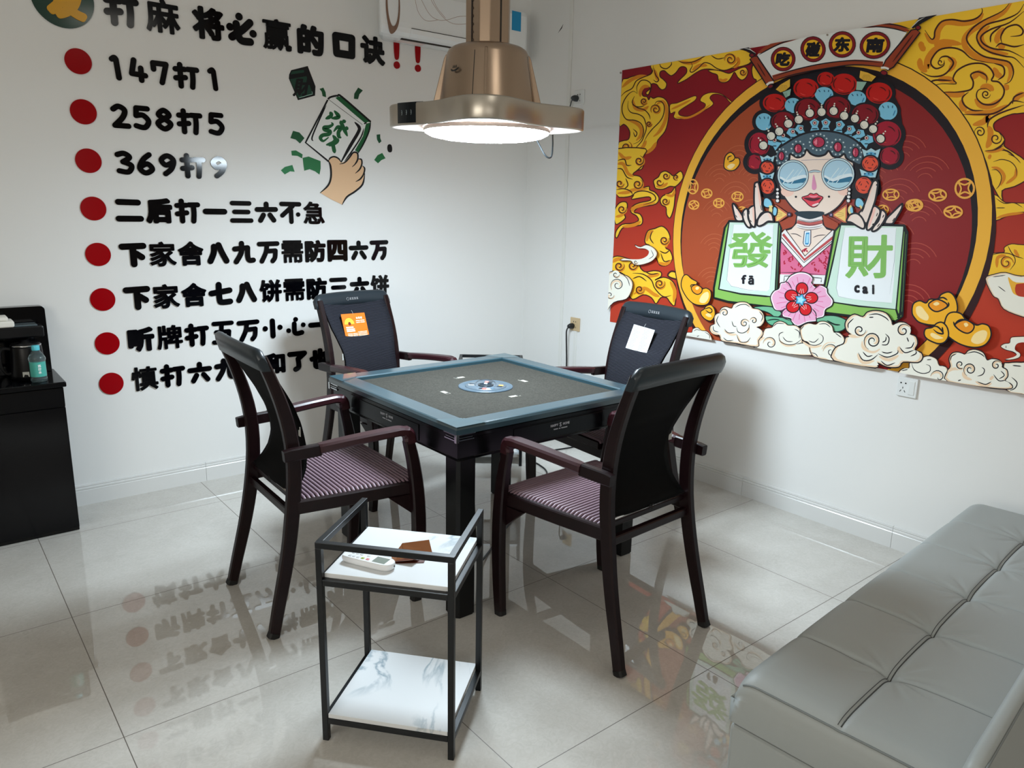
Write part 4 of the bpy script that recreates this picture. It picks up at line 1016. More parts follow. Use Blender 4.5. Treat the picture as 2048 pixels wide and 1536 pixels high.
# banner over the headdress
A.use(*cC)
A.fill([(205, 470), (240, 420), (430, 330), (660, 285), (1000, 235), (1230, 185), (1500, 170), (1740, 235), (1500, 560), (1300, 535), (1050, 555), (700, 610), (365, 705)], (226, 230, 228), False)
A.line([(215, 450), (320, 390), (470, 325), (640, 290)], 34, (150, 62, 34)); A.line([(215, 470), (330, 405), (480, 335), (660, 288)], 9, DK)
A.line([(1250, 182), (1420, 160), (1600, 178), (1760, 222)], 40, (150, 62, 34)); A.line([(1230, 190), (1420, 180), (1600, 200), (1740, 240)], 9, DK); A.line([(1370, 165), (1480, 150), (1640, 165), (1770, 205)], 9, DK)
A.line([(365, 705), (600, 640), (900, 580), (1200, 545), (1490, 565)], 44, (150, 62, 34), True, False); A.line([(365, 690), (600, 615), (900, 552), (1200, 525), (1490, 548)], 9, DK); A.line([(370, 730), (600, 662), (900, 606), (1200, 568), (1490, 588)], 9, DK)
A.shape([(130, 510), (165, 480), (205, 480), (375, 735), (350, 770), (300, 775)], (150, 60, 34), 10, DK, False); A.line([(205, 550), (290, 690)], 9, (70, 24, 18))
A.shape([(1485, 590), (1520, 520), (1780, 215), (1830, 205), (1870, 240), (1600, 590), (1540, 625)], (150, 60, 34), 10, DK, False); A.line([(1590, 540), (1800, 260)], 11, (70, 24, 18))
A.line([(300, 775), (330, 752), (372, 745)], 16, (232, 230, 226), True, False); A.line([(1470, 600), (1510, 598), (1550, 612)], 16, (232, 230, 226), True, False)
A.oval(340, 788, 28, 18, (120, 22, 34), 7, DK, -.4); A.oval(1500, 650, 34, 24, (130, 22, 34), 7, DK, .2); A.oval(150, 470, 24, 20, (120, 22, 34), 7, DK); A.oval(1850, 190, 26, 22, (130, 22, 34), 7, DK)
A.line([(20, 398), (110, 395), (190, 460)], 46, DK, False); A.line([(70, 385), (130, 410), (190, 450)], 8, (210, 210, 206), False)
A.line([(1790, 195), (1880, 110), (2040, 52)], 52, DK, False); A.line([(1770, 200), (1850, 120), (1930, 75)], 8, (210, 210, 206), False)
for (cx, cy, rx, ry), ch in zip(((470, 510, 128, 126), (777, 410, 130, 134), (1077, 362, 140, 136), (1413, 370, 160, 138)), '吃碰东南'):
    A.oval(cx, cy, rx, ry, (26, 12, 18), rot=-.35); A.oval(cx, cy, rx - 7, ry - 7, (128, 22, 34), rot=-.35); A.oval(cx, cy, rx - 33, ry - 33, (30, 14, 14), rot=-.35); A.oval(cx, cy, rx - 37, ry - 37, (242, 186, 36), rot=-.35)
    A.char(ch, cx - rx * .58, cy - ry * .56, cx + rx * .58, cy + ry * .56, 9, DK, .15)
# tassels
for pts, g in (([(400, 820), (450, 770), (545, 715), (545, 790), (500, 830), (450, 850)], [(470, 850), (555, 815), (545, 880), (500, 905)]), ([(1265, 630), (1340, 650), (1425, 690), (1380, 740), (1300, 730), (1255, 700)], [(1230, 740), (1330, 745), (1280, 830), (1222, 825)])):
    A.fill(pts, (226, 178, 62), False); A.fill(g, (150, 190, 176), False)
    x = sum(p[0] for p in pts) / 6; y = sum(p[1] for p in pts) / 6
    for k in range(-3, 4): A.line([(x + k * 8, y - 20), (x + k * 20, y + 46)], 5, (70, 44, 20), False); A.line([(x + k * 6 + 14, y + 60), (x + k * 8 + 10, y + 110)], 4, (44, 70, 64), False)

# ingots below
ingot(cI, [(-70, 80), (-50, -40), (0, -70), (60, -20), (130, 20), (130, 55), (190, 110), (250, 100), (305, 140), (308, 220), (270, 300), (190, 320), (90, 300), (0, 220)], [[(50, 90), (60, 60), (130, 55)]], [(60, 90), (120, 58), (190, 95), (190, 150), (140, 182), (80, 150)], [[(160, 270), (200, 180), (270, 150), (280, 220), (230, 290)], [(110, 100), (140, 80), (160, 100), (130, 125)]], 9)
ingot(cI, [(180, 400), (220, 370), (250, 330), (310, 315), (355, 370), (360, 450), (310, 518), (240, 500), (190, 450)], [[(240, 380), (290, 415), (322, 400), (320, 360)], [(225, 370), (290, 350), (320, 380)]], None, [[(240, 440), (280, 420), (320, 460), (280, 470)]], 9)
ingot(cJ, [(835, 240), (850, 150), (920, 115), (990, 140), (1030, 100), (1120, 95), (1160, 45), (1240, 18), (1300, 60), (1335, 150), (1330, 240), (1240, 330), (1100, 385), (930, 360), (860, 300)], [[(1235, 130), (1240, 170), (1180, 215)], [(1120, 95), (1180, 80), (1230, 110)]], [(1020, 150), (1110, 100), (1210, 140), (1220, 185), (1120, 235), (1050, 210)], [[(880, 190), (930, 175), (980, 230), (1020, 290), (1000, 335), (930, 310), (885, 260)], [(1070, 150), (1110, 128), (1140, 150), (1100, 170)]], 12)
ingot(cJ, [(1195, 370), (1230, 270), (1300, 240), (1380, 260), (1430, 320), (1520, 370), (1560, 385), (1620, 370), (1690, 400), (1712, 500), (1650, 600), (1530, 632), (1380, 600), (1250, 520), (1210, 450)], [[(1295, 345), (1310, 390), (1340, 420)], [(1420, 320), (1360, 330), (1310, 370)]], [(1312, 385), (1370, 340), (1440, 330), (1520, 380), (1510, 440), (1450, 475), (1370, 445)], [[(1490, 560), (1530, 480), (1620, 440), (1670, 470), (1640, 560), (1560, 595)], [(1410, 370), (1440, 358), (1460, 385), (1430, 405)]], 12)
ingot(cJ, [(970, 470), (990, 425), (1060, 410), (1110, 365), (1170, 355), (1225, 410), (1240, 500), (1200, 570), (1130, 590), (1040, 560), (985, 520)], [[(1055, 405), (1110, 400), (1160, 440), (1180, 480), (1120, 470), (1070, 430)], [(1170, 405), (1180, 470)]], None, [[(1040, 500), (1060, 470), (1150, 510), (1180, 530), (1100, 540)]], 12)

# white clouds along the lower edge
def cloud(T, pts, lines=(), spirals=(), shades=(), w=9):
    A.use(*T)
    A.shape(pts, PEA, w, DK, True, 3)
    cx = sum(p[0] for p in pts) / len(pts); cy = sum(p[1] for p in pts) / len(pts)
    A.fill([(cx + (p[0] - cx) * .93, cy + (p[1] - cy) * .93) for p in pts], CLD, True, 3)
    for s in shades: A.line(s, w * 2.6, PEA)
    for l in lines: A.line(l, w * .9, DK)
    for x, y, r, t, a0, sg in spirals:
        A.oval(x, y, r * 1.06, r * 1.06, CLD); A.spiral(x + r * .08, y + r * .1, r * 1.1, t * .5, w * 2, PEA, a0, sg); A.spiral(x, y, r, t, w, DK, a0, sg)
cloud(cB, [(50, 1060), (90, 1035), (130, 1035), (180, 1060), (230, 1080), (265, 1130), (255, 1200), (210, 1270), (100, 1300), (30, 1400), (30, 1500), (20, 1560), (-20, 1500), (-10, 1200)], [[(60, 1200), (100, 1230), (60, 1260)], [(180, 1060), (220, 1100), (240, 1160)]], [(135, 1150, 62, 1.5, 2.5, 1), (120, 1060, 32, 1, 0, 1), (70, 1235, 36, 1.3, 0, 1)], (), 5)
cloud(cB, [(282, 808), (330, 826), (380, 808), (440, 830), (475, 880), (450, 930), (400, 962), (320, 982), (270, 972), (245, 945), (160, 942), (180, 928), (260, 935), (340, 930), (395, 900), (408, 860), (370, 836), (310, 832)], [[(420, 850), (440, 900), (400, 930)]], [(290, 955, 18, 1.2, 0, 1)], (), 4)
cloud(cI, [(-90, 760), (-40, 680), (10, 665), (65, 665), (80, 620), (140, 602), (190, 640), (260, 650), (310, 710), (310, 790), (100, 800), (-60, 800)], [[(90, 650), (130, 628), (175, 645)], [(130, 720), (160, 705)], [(230, 660), (290, 700), (290, 750)]], (), (), 6)
cloud(cJ, [(690, 900), (740, 865), (800, 860), (810, 800), (900, 790), (960, 740), (1030, 725), (1110, 760), (1140, 830), (1200, 840), (1235, 880), (1260, 1010), (900, 980), (690, 960)], [[(830, 800), (860, 880), (950, 920), (1030, 900), (1035, 840), (990, 820)], [(1000, 770), (1050, 765)], [(720, 890), (790, 875)]], [(1130, 960, 90, .9, 3.3, 1)], (), 8)
cloud(cJ, [(1850, 830), (1910, 800), (2050, 795), (2300, 820), (2300, 1200), (2050, 1150), (1880, 1100)], [[(1950, 830), (2048, 840)], [(1940, 960), (2000, 1020), (1980, 1080), (1920, 1110)]], (), (), 10)
cloud(cJ, [(1225, 900), (1250, 860), (1260, 830), (1245, 760), (1280, 695), (1350, 682), (1420, 705), (1460, 665), (1540, 652), (1630, 690), (1670, 770), (1730, 755), (1800, 770), (1840, 820), (1840, 850), (1890, 880), (1900, 950), (1870, 1000), (1940, 1040), (1930, 1090), (1700, 1080), (1230, 1010)],
      [[(1260, 780), (1275, 730), (1330, 700)], [(1440, 700), (1530, 680), (1610, 710), (1640, 740)], [(1560, 950), (1620, 930), (1640, 880), (1610, 850)], [(1740, 930), (1800, 1000), (1880, 990)], [(1560, 1010), (1650, 1040), (1715, 1010)], [(1820, 890), (1860, 940), (1800, 980)], [(1345, 1000), (1380, 990)]],
      [(1370, 820, 55, 1.3, .2, 1), (1480, 875, 78, 1.7, 2, 1), (1770, 830, 58, 1.3, -.5, -1)], [[(1230, 900), (1290, 870), (1380, 870)], [(1400, 900), (1420, 960), (1500, 990)], [(1540, 1010), (1640, 1050), (1720, 1030)], [(1740, 950), (1700, 990)]], 9)
cloud(cI, [(640, 810), (700, 790), (780, 820), (900, 860), (910, 780), (960, 730), (1000, 620), (1090, 600), (1120, 550), (1190, 518), (1260, 540), (1300, 570), (1400, 575), (1470, 640), (1490, 720), (1480, 800), (1560, 810), (1600, 920), (1580, 960), (1150, 930)],
      [[(1110, 590), (1160, 550), (1250, 555)], [(1180, 720), (1190, 680), (1240, 660)], [(1180, 700), (1200, 780), (1290, 820), (1390, 810), (1470, 750)], [(1230, 720), (1280, 775), (1360, 780)], [(1380, 620), (1440, 660), (1440, 740)], [(1400, 815), (1500, 800), (1570, 850)]], [(1070, 805, 92, 1.3, 3.2, 1)], [[(1180, 760), (1270, 830), (1400, 825)], [(920, 850), (930, 770), (1000, 730)]], 8)
cloud(cI, [(1450, 640), (1480, 580), (1560, 545), (1650, 560), (1700, 525), (1780, 525), (1860, 580), (1885, 660), (1950, 665), (2010, 720), (2040, 800), (2120, 850), (2150, 1040), (1700, 1000), (1590, 930), (1560, 800), (1480, 760)],
      [[(1470, 740), (1540, 800), (1640, 830), (1730, 790), (1745, 720), (1690, 675)], [(1560, 770), (1630, 790), (1690, 740)], [(1690, 560), (1780, 555), (1840, 600)], [(1460, 630), (1500, 580)], [(1900, 670), (1980, 730)], [(1680, 980), (1650, 940), (1590, 920)]], [(1850, 905, 105, 1.3, 3.2, 1)], [[(1480, 780), (1600, 850), (1730, 830)], [(1730, 880), (1790, 810), (1900, 800)]], 8)
cloud(cI, [(295, 620), (310, 575), (355, 555), (352, 470), (385, 425), (430, 410), (440, 360), (500, 335), (575, 355), (600, 310), (680, 275), (770, 282), (830, 330), (850, 355), (930, 370), (985, 430), (995, 520), (950, 585), (900, 600), (960, 630), (978, 690), (920, 770), (905, 850), (640, 805), (450, 775), (420, 705), (350, 685), (305, 655)],
      [[(620, 350), (680, 315), (760, 310), (810, 345)], [(410, 450), (385, 520), (430, 600)], [(930, 400), (975, 460), (950, 530)], [(340, 580), (350, 640), (410, 660)], [(485, 620), (530, 670), (620, 665)], [(640, 690), (680, 780), (770, 785), (818, 730)], [(470, 730), (520, 770), (600, 765)], [(640, 600), (660, 660), (730, 670), (795, 620), (798, 550)], [(580, 520), (600, 580), (640, 590)]],
      [(485, 415, 58, 1.4, 2.8, 1), (740, 548, 58, 1.5, -.3, -1), (860, 515, 48, 1.3, 3.3, 1)], [[(480, 640), (560, 690), (640, 690)], [(650, 700), (700, 800), (800, 780)], [(310, 600), (330, 660), (410, 690)], [(800, 600), (780, 680)]], 8)
cloud(cJ, [(75, 590), (100, 520), (170, 505), (110, 450), (92, 370), (130, 300), (200, 262), (290, 290), (340, 240), (440, 222), (550, 250), (610, 330), (625, 380), (690, 350), (770, 360), (825, 430), (815, 480), (880, 510), (900, 590), (870, 660), (940, 690), (955, 750), (900, 800), (740, 795), (690, 850), (560, 850), (440, 800), (430, 860), (-30, 780), (-20, 640)],
      [[(130, 420), (130, 370), (190, 310)], [(355, 272), (450, 262), (540, 300), (580, 340)], [(360, 300), (410, 298)], [(480, 600), (560, 600), (582, 530), (540, 480)], [(480, 580), (540, 560), (550, 510)], [(700, 630), (760, 690), (860, 660)], [(780, 520), (800, 570)], [(760, 640), (830, 630), (860, 570)], [(240, 690), (290, 770), (380, 770), (460, 710)], [(290, 680), (340, 730), (400, 720)], [(460, 700), (560, 740), (670, 700), (680, 660)], [(500, 680), (560, 695), (620, 680)], [(820, 730), (880, 700), (880, 670)], [(490, 780), (560, 830), (650, 800)]],
      [(255, 440, 70, 1.4, 0, 1), (400, 560, 105, 1.8, 2, 1), (740, 445, 78, 1.4, -.5, -1)], [[(285, 560), (300, 640), (400, 680), (480, 650)], [(230, 700), (290, 800), (420, 780)], [(470, 730), (580, 770), (690, 720)], [(700, 620), (690, 660), (740, 700)], [(130, 500), (200, 510), (280, 500)]], 10)
cloud(cE, [(860, 1520), (950, 1472), (1080, 1450), (1251, 1490), (1700, 1500), (1700, 1980), (1400, 1960), (1251, 1930), (1060, 1850), (1000, 1740), (940, 1700)], [[(940, 1500), (1080, 1480)], [(1000, 1600), (1080, 1660)]], (), (), 7)
A.use(*cE); A.fill([(1110, 1500), (1200, 1560), (1500, 1570), (1500, 1740), (1300, 1720), (1180, 1690), (1140, 1620)], (238, 178, 56)); A.fill([(1190, 1600), (1260, 1570), (1700, 1560), (1700, 1730), (1300, 1720), (1200, 1690)], M_mred)
cloud(cJ, [(1820, 620), (1860, 590), (1920, 580), (1930, 530), (1990, 512), (2300, 510), (2300, 570), (2060, 570), (1990, 600), (1980, 660), (2035, 700), (2030, 740), (1960, 765), (1865, 772), (1960, 745), (2000, 715), (1960, 680), (1870, 655)], [[(1880, 610), (1880, 640)]], (), (), 6)
A.d += .0006
A.use(0, 0, 1)
for p in ((1249, 147), (1662, 72)): A.oval(p[0], p[1], 2.2, 2.2, (150, 140, 130))
tag(A.build('wall_mural'), 'large red and gold mural of an opera singer in sunglasses holding two mahjong tiles', 'mural')
# ------------------------------------------------------------------ mahjong table
M_rim = mat('blue_black_lacquer', (34, 62, 72), 0.34, spec=0.6, Coat_Weight=0.6, Coat_Roughness=0.16, Coat_IOR=1.7)
M_tblk = mat('black_table_panel', (5, 6, 9), 0.25, spec=0.3)
M_tleg = mat('black_table_leg', (5, 6, 8), 0.35, spec=0.25)
M_felt = mat('grey_brown_felt', (104, 99, 88), 0.95, spec=0.1)
noise_bump(M_felt, 350.0, 0.35, 0.001)
ns, ls, b = nodes_of(M_felt)
_t = nd(ns, 'ShaderNodeTexCoord'); _n = nd(ns, 'ShaderNodeTexNoise'); _n.inputs['Scale'].default_value = 140.0; _n.inputs['Detail'].default_value = 5
_r = nd(ns, 'ShaderNodeValToRGB'); _r.color_ramp.elements[0].color = lin((46, 45, 41)); _r.color_ramp.elements[1].color = lin((62, 60, 55)); _r.color_ramp.elements[0].position = .3; _r.color_ramp.elements[1].position = .7
ls.new(_t.outputs['Object'], _n.inputs[0]); ls.new(_n.outputs['Fac'], _r.inputs[0]); ls.new(_r.outputs[0], b.inputs['Base Color'])
M_chrome = mat('chrome', (200, 202, 205), 0.12, 1.0)
TX, TY, TZ, TH = 1.897, 2.525, 0.742, 0.493     # centre, top, half side
tab = thing('mahjong_table', 'square black automatic mahjong table with grey felt top in the middle of the room', 'table', (TX, TY, 0))
IN = TH - 0.088
mb = MB()
# sloped picture-frame rim, four mitred bars
prof = [(TH, TZ - .028), (TH, TZ - .010), (TH - .006, TZ - .002), (TH - .012, TZ), (IN + .006, TZ), (IN, TZ - .004), (IN, TZ - .024), (IN, TZ - .028)]
rings = []
for sx, sy in ((1, -1), (1, 1), (-1, 1), (-1, -1), (1, -1)):
    rings.append([Vector((sx * d, sy * d, z)) for d, z in prof])
mb.loft(rings, 0, False, False)
for k in range(4):   # corner plates let into the rim
    R = Matrix.Rotation(k * PI / 2, 3, 'Z')
    for pts in ([(TH - .001, TH - .001), (TH - .13, TH - .001), (TH - .092, IN + .003), (IN + .003, IN + .003), (IN + .003, TH - .092), (TH - .001, TH - .13)],):
        vs = [R @ Vector((x, y, TZ + .0008)) for x, y in pts]
        mb.add([v for v in vs], [tuple(range(len(vs)))], 1)
mb.build('rim', [M_rim, mat('corner_plate', (44, 76, 86), 0.28, spec=0.6, Coat_Weight=0.6, Coat_IOR=1.7)], tab)
mb = MB(); mb.bx(-IN - .001, IN + .001, -IN - .001, IN + .001, TZ - .03, TZ - .017); mb.build('felt_top', M_felt, tab)
mb = MB()
prof = [(TH - .012, TZ - .028), (TH - .006, TZ - .034), (TH - .006, TZ - .045), (TH - .014, TZ - .05), (TH - .014, TZ - .118), (TH - .02, TZ - .124), (TH - .022, TZ - .132)]
rings = []
for sx, sy in ((1, -1), (1, 1), (-1, 1), (-1, -1), (1, -1)):
    rings.append([Vector((sx * d, sy * d, z)) for d, z in prof])
mb.loft(rings, 0, False, False)
mb.bx(-TH + .03, TH - .03, -TH + .03, TH - .03, TZ - .135, TZ - .1)
mb.build('apron', M_tblk, tab)
for k in range(4):
    R = Matrix.Rotation(k * PI / 2, 3, 'Z')
    # drawer front with its seams and mark on every side
    mb = MB(); mb.box(R @ Vector((TH - .0128, 0, TZ - .084)), (.004, .46, .062), 0, 0, R)
    d = mb.build('drawer', M_tblk, tab, .0012)
    mb = MB()
    t3 = lambda u, v, dd, R=R: R @ Vector((TH - .0106 + dd, u, TZ - .078 + v))
    put_text(mb, 'HAPPY', -.052, .004, .009, .0006, t3, 0, .0004, 0, .10)
    put_text(mb, 'S', -.006, .000, .016, .0008, t3, 0, .0004)
    put_text(mb, 'HOME', .012, .004, .009, .0006, t3, 0, .0004, 0, .10)
    for u0, u1 in ((-.036, -.014), (-.009, -.001), (.003, .034)): mb.prism([(u0, -.0095), (u1, -.0095), (u1, -.0055), (u0, -.0055)], 0, .0004, t3)
    mb.build('emblem', mat('silver_print', (170, 172, 176), 0.4, .3), d)
    mb = MB()
    lx = TH - .022 - .0375
    pts = [(-.0375, -.0375), (.026, -.0375), (.0375, -.026), (.0375, .0375), (-.0375, .0375)]
    # leg with chamfered outer edge and a foot pad
    c = R @ Vector((lx, -lx, 0))
    def L3(u, v, z, R=R, c=c): return c + R @ Vector((u, v, z))
    mb.prism(pts, 0.006, TZ - .13, L3)
    mb.prism([(p[0] * .9, p[1] * .9) for p in pts], 0.0, 0.006, L3)
    mb.build('leg', M_tleg, tab)
    mb = MB()
    for z0, z1, off, ln in ((TZ - .032, TZ - .028, .003, .082), (TZ - .052, TZ - .047, .003, .076), (TZ - .043, TZ - .040, .001, .07)):
        for (ex, ey) in ((1, 0), (0, 1)):
            if ex: mb.box(R @ Vector((TH - ln / 2 + .0005, -TH - .0005 + .006, (z0 + z1) / 2)), (ln, .006 + off, z1 - z0), 0, 0, R)
            else: mb.box(R @ Vector((TH + .0005 - .006, -TH + ln / 2 - .0005, (z0 + z1) / 2)), (.006 + off, ln, z1 - z0), 0, 0, R)
    mb.box(R @ Vector((TH - .004, -TH + .004, TZ - .041)), (.012, .012, .03), 0, 0, R)
    mb.build('corner_trim', M_chrome, tab, .0008)
# score slots
for k in range(4):
    R = Matrix.Rotation(k * PI / 2, 3, 'Z')
    mb = MB(); mb.box(R @ Vector((.205, -.005, TZ - .0165)), (.020, .050, .002), 0, 0, R)
    w = mb.build('score_window', mat('ivory_plastic', (160, 158, 148), 0.4), tab)
    mb = MB(); mb.box(R @ Vector((.205, .012, TZ - .0152)), (.014, .012, .001), 0, 0, R); mb.build('digit_display', mat('dark_display', (24, 24, 26), 0.2), w)
# centre control disc under its clear dome
mb = MB(); mb.lathe([(0.118, 0), (0.118, .004), (.114, .006), (0.09, .006), (.088, .004), (0, .004)], (0, 0, TZ - .018), 64)
disc = mb.build('control_disc', mat('pale_blue_disc', (64, 80, 92), 0.3), tab)
mb = MB(); mb.lathe([(0.088, 0), (0.088, .003), (0, .003)], (0, 0, TZ - .0141), 64); mb.build('control_panel', mat('pale_panel', (84, 96, 106), 0.3), disc)
for k, (rad, ang, sx, sy, col, nm) in enumerate([(.062, a, .014, .010, (30, 36, 42), 'dice_hole') for a in (.6, 2.2, 3.75, 5.35)] +
        [(.066, -2.3, .016, .011, (222, 92, 84), 'button'), (.064, .85, .015, .010, (226, 120, 110), 'button'), (.066, -.72, .013, .011, (244, 178, 74), 'button'), (.062, 2.5, .016, .010, (150, 160, 176), 'button'), (.064, -1.75, .012, .009, (76, 100, 118), 'button')]):
    mb = MB(); mb.box((rad * math.cos(ang), rad * math.sin(ang), TZ - .0103), (sx * 1.6, sy * 1.6, .002), ang)
    mb.build(nm, mat('%s_%d_%d' % (nm, col[0], col[2]), col, .3), disc, .0008)
mb = MB(); mb.lathe([(.034, 0), (.034, .004), (.028, .004), (.027, .0008), (0, .0008)], (0, 0, TZ - .011), 40); mb.build('dice_well', mat('dice_well', (30, 40, 48), .15), disc)
M_glass = bpy.data.materials.new('clear_dome'); M_glass.use_nodes = True
ns = M_glass.node_tree.nodes; ls = M_glass.node_tree.links; ns.clear()
_o = ns.new('ShaderNodeOutputMaterial'); _t = ns.new('ShaderNodeBsdfTransparent'); _g = ns.new('ShaderNodeBsdfGlossy'); _x = ns.new('ShaderNodeMixShader'); _l = ns.new('ShaderNodeLayerWeight')
_g.inputs['Roughness'].default_value = 0.02; _l.inputs['Blend'].default_value = 0.12
ls.new(_l.outputs['Fresnel'], _x.inputs[0]); ls.new(_t.outputs[0], _x.inputs[1]); ls.new(_g.outputs[0], _x.inputs[2]); ls.new(_x.outputs[0], _o.inputs[0])
mb = MB(); mb.lathe([(.046 * math.cos(a), .022 * math.sin(a)) for a in [i * PI / 2 / 10 for i in range(10)]] + [(0.0005, .022)], (0, 0, TZ - .0075), 40, cap=False); mb.build('dome', M_glass, disc)

# ------------------------------------------------------------------ pendant lamp
M_gold = mat('champagne_metal', (168, 146, 126), 0.28, 0.9)
M_gold2 = mat('satin_ring_metal', (186, 178, 166), 0.34, 0.85)
LX, LY = 1.895, 2.535
LZ = 1.778
lamp = thing('pendant_lamp', 'large champagne coloured hood lamp hanging over the mahjong table', 'lamp', (LX, LY, 0))
A0 = -math.atan2(0.6253, 0.7802)     # the four lobes point along the table diagonals
def lobe(r, k=1.0):
    return lambda a, q, z: q * (1 + k * (.145 * math.cos(4 * (a - A0)) - .145 + .014 * math.cos(8 * (a - A0)) - .014))
RM = .386
mb = MB()
mb.lathe([(RM - .020, LZ + .004), (RM - .006, LZ), (RM - .002, LZ + .002), (RM, LZ + .006), (RM, LZ + .076), (RM - .004, LZ + .082), (RM - .03, LZ + .084), (.2, LZ + .088)], (0, 0, 0), 160, 0, lobe(RM), cap=False)
mb.build('ring', M_gold2, lamp)
mb = MB(); mb.lathe([(RM - .008, LZ + .001), (RM - .022, LZ + .0015), (RM - .024, LZ + .006), (.0, LZ + .008)], (0, 0, 0), 160, 0, lobe(RM), cap=False)
mb.build('under_plate', mat('white_under_plate', (222, 206, 196), 0.4), lamp)
M_emit = bpy.data.materials.new('lit_diffuser'); M_emit.use_nodes = True
_b = M_emit.node_tree.nodes['Principled BSDF']; _b.inputs['Base Color'].default_value = (.9, .9, .9, 1)
_b.inputs['Emission Color'].default_value = (0.76, 0.90, 1.0, 1); _b.inputs['Emission Strength'].default_value = LAMP_STRENGTH
mb = MB(); mb.lathe([(.249, LZ - .010), (.246, LZ - .016), (.225, LZ - .027), (.18, LZ - .036), (.12, LZ - .041), (.06, LZ - .043), (.001, LZ - .0435)], (0, 0, 0), 48, cap=False)
mb.build('diffuser', M_emit, lamp)
mb = MB(); mb.lathe([(.250, LZ + .006), (.252, LZ - .006), (.2505, LZ - .0105), (.248, LZ - .0105)], (0, 0, 0), 64, cap=False); mb.build('diffuser_rim', mat('white_under_plate', (222, 206, 196), 0.4), lamp)
HZ = LZ + .082
hoodp = [(.190, HZ - .004), (.187, HZ + .01), (.158, HZ + .188), (.155, HZ + .200), (.148, HZ + .212), (.134, HZ + .221), (.08, HZ + .226)]
sq = lambda a, q, z: q * (1 + .02 * math.cos(4 * (a - A0)))
mb = MB(); mb.lathe(hoodp, (0, 0, 0), 96, 0, sq, cap=False); mb.build('hood', M_gold, lamp)
for k in range(4):
    a = A0 + k * PI / 2
    ca, sa = math.cos(a), math.sin(a)
    path = [Vector((r * ca, r * sa, z)) for r, z in ((.203, HZ - .004), (.200, HZ + .01), (.162, HZ + .178), (.158, HZ + .190), (.150, HZ + .199))]
    mb = MB(); mb.sweep(path, .006, [.016, .015, .009, .007, .004], (-sa, ca, 0), .4); mb.build('rib', M_gold, lamp)
for k, da in [(k, da) for k in range(4) for da in (-.27, -.050, .050)]:   # panel seams
    a = A0 + k * PI / 2 + da
    ca, sa = math.cos(a), math.sin(a)
    path = [Vector((r * ca, r * sa, z)) for r, z in ((.1885, HZ + .004), (.186, HZ + .02), (.1585, HZ + .186))]
    mb = MB(); mb.sweep(path, .0016, .0016, (-sa, ca, 0), .2); mb.build('panel_seam', mat('dark_gap', (34, 28, 24), .6), lamp)
# telescopic column, square with broad chamfers
cw, cc = .074, .030
oct_ = [(cw, -cw + cc), (cw, cw - cc), (cw - cc, cw), (-cw + cc, cw), (-cw, cw - cc), (-cw, -cw + cc), (-cw + cc, -cw), (cw - cc, -cw)]
mb = MB(); mb.prism(oct_, HZ + .2, ZC - .002, lambda u, v, d: Vector((u, v, d))); col = mb.build('column', M_gold, lamp, .004)
mb = MB()
mb.bx(-cw - .0012, -cw + .002, .000, .007, HZ + .215, ZC - .004)
mb.bx(.002, .009, -cw - .0012, -cw + .002, HZ + .215, ZC - .004)
mb.build('slot', mat('dark_gap', (34, 28, 24), .6), col)
mb = MB()
zt = HZ + .235; pts = [(.0005, zt), (.0005, ZC - .006)]
for i in range(int((ZC - .02 - zt) / .028), -1, -1):
    z = zt + i * .028
    pts += [(-.001, z + .010), (-.007, z + .010), (-.007, z + .002), (-.001, z + .002)]
mb.prism(pts, -cw - .0022, -cw + .001, lambda u, v, d: Vector((d, u, v)))
mb.build('ratchet', mat('dark_gap', (34, 28, 24), .6), col)
# touch panel let into the ring at the left lobe
ac = A0 + PI + .37
def ring_r(a): return lobe(RM)(a, RM, 0)
mb = MB(); n = 8
rr = []
for i in range(n + 1):
    a = ac - .115 + .23 * i / n
    q = ring_r(a)
    rr.append([Vector((math.cos(a) * (q + e), math.sin(a) * (q + e), z)) for e, z in ((-.004, LZ + .008), (.0025, LZ + .008), (.0025, LZ + .083), (-.03, LZ + .087))])
mb.loft(rr, 0, False)
pan = mb.build('touch_panel', mat('black_glass_panel', (14, 22, 28), .12), lamp)
mb = MB()
for k in (-1, 0, 1):
    a = ac + k * .058; q = ring_r(a) + .0032
    o = Vector((math.cos(a) * q, math.sin(a) * q, LZ + .046)); t = Vector((-math.sin(a), math.cos(a), 0))
    mb.tube([o + t * (.0062 * math.cos(2 * PI * i / 16)) + Vector((0, 0, .0085 * math.sin(2 * PI * i / 16))) for i in range(17)], .0007, 5)
    mb.tube([o - t * .004, o + t * .004], .0008, 5)
mb.build('icon', mat('grey_icon', (170, 184, 186), .4), pan)
# little ship-like mark on the hood
am = A0 + PI + .80
mb = MB()
def hood3(u, v, d):
    a = am + u / .17; r = .1725 - v * .165 + d
    return Vector((r * math.cos(a), r * math.sin(a), HZ + .125 + v))
mb.prism(crom([(-.018, .000), (.0, -.006), (.022, .002), (.014, -.009), (-.012, -.010)], True, 3), 0.0015, .0028, hood3)
for u in (-.007, .001, .009): mb.prism(crom([(u - .002, .001), (u + .001, .012), (u + .003, .003)], True, 2), .0015, .0028, hood3)
mb.build('emblem', mat('black_print', (16, 16, 18), .5), lamp)

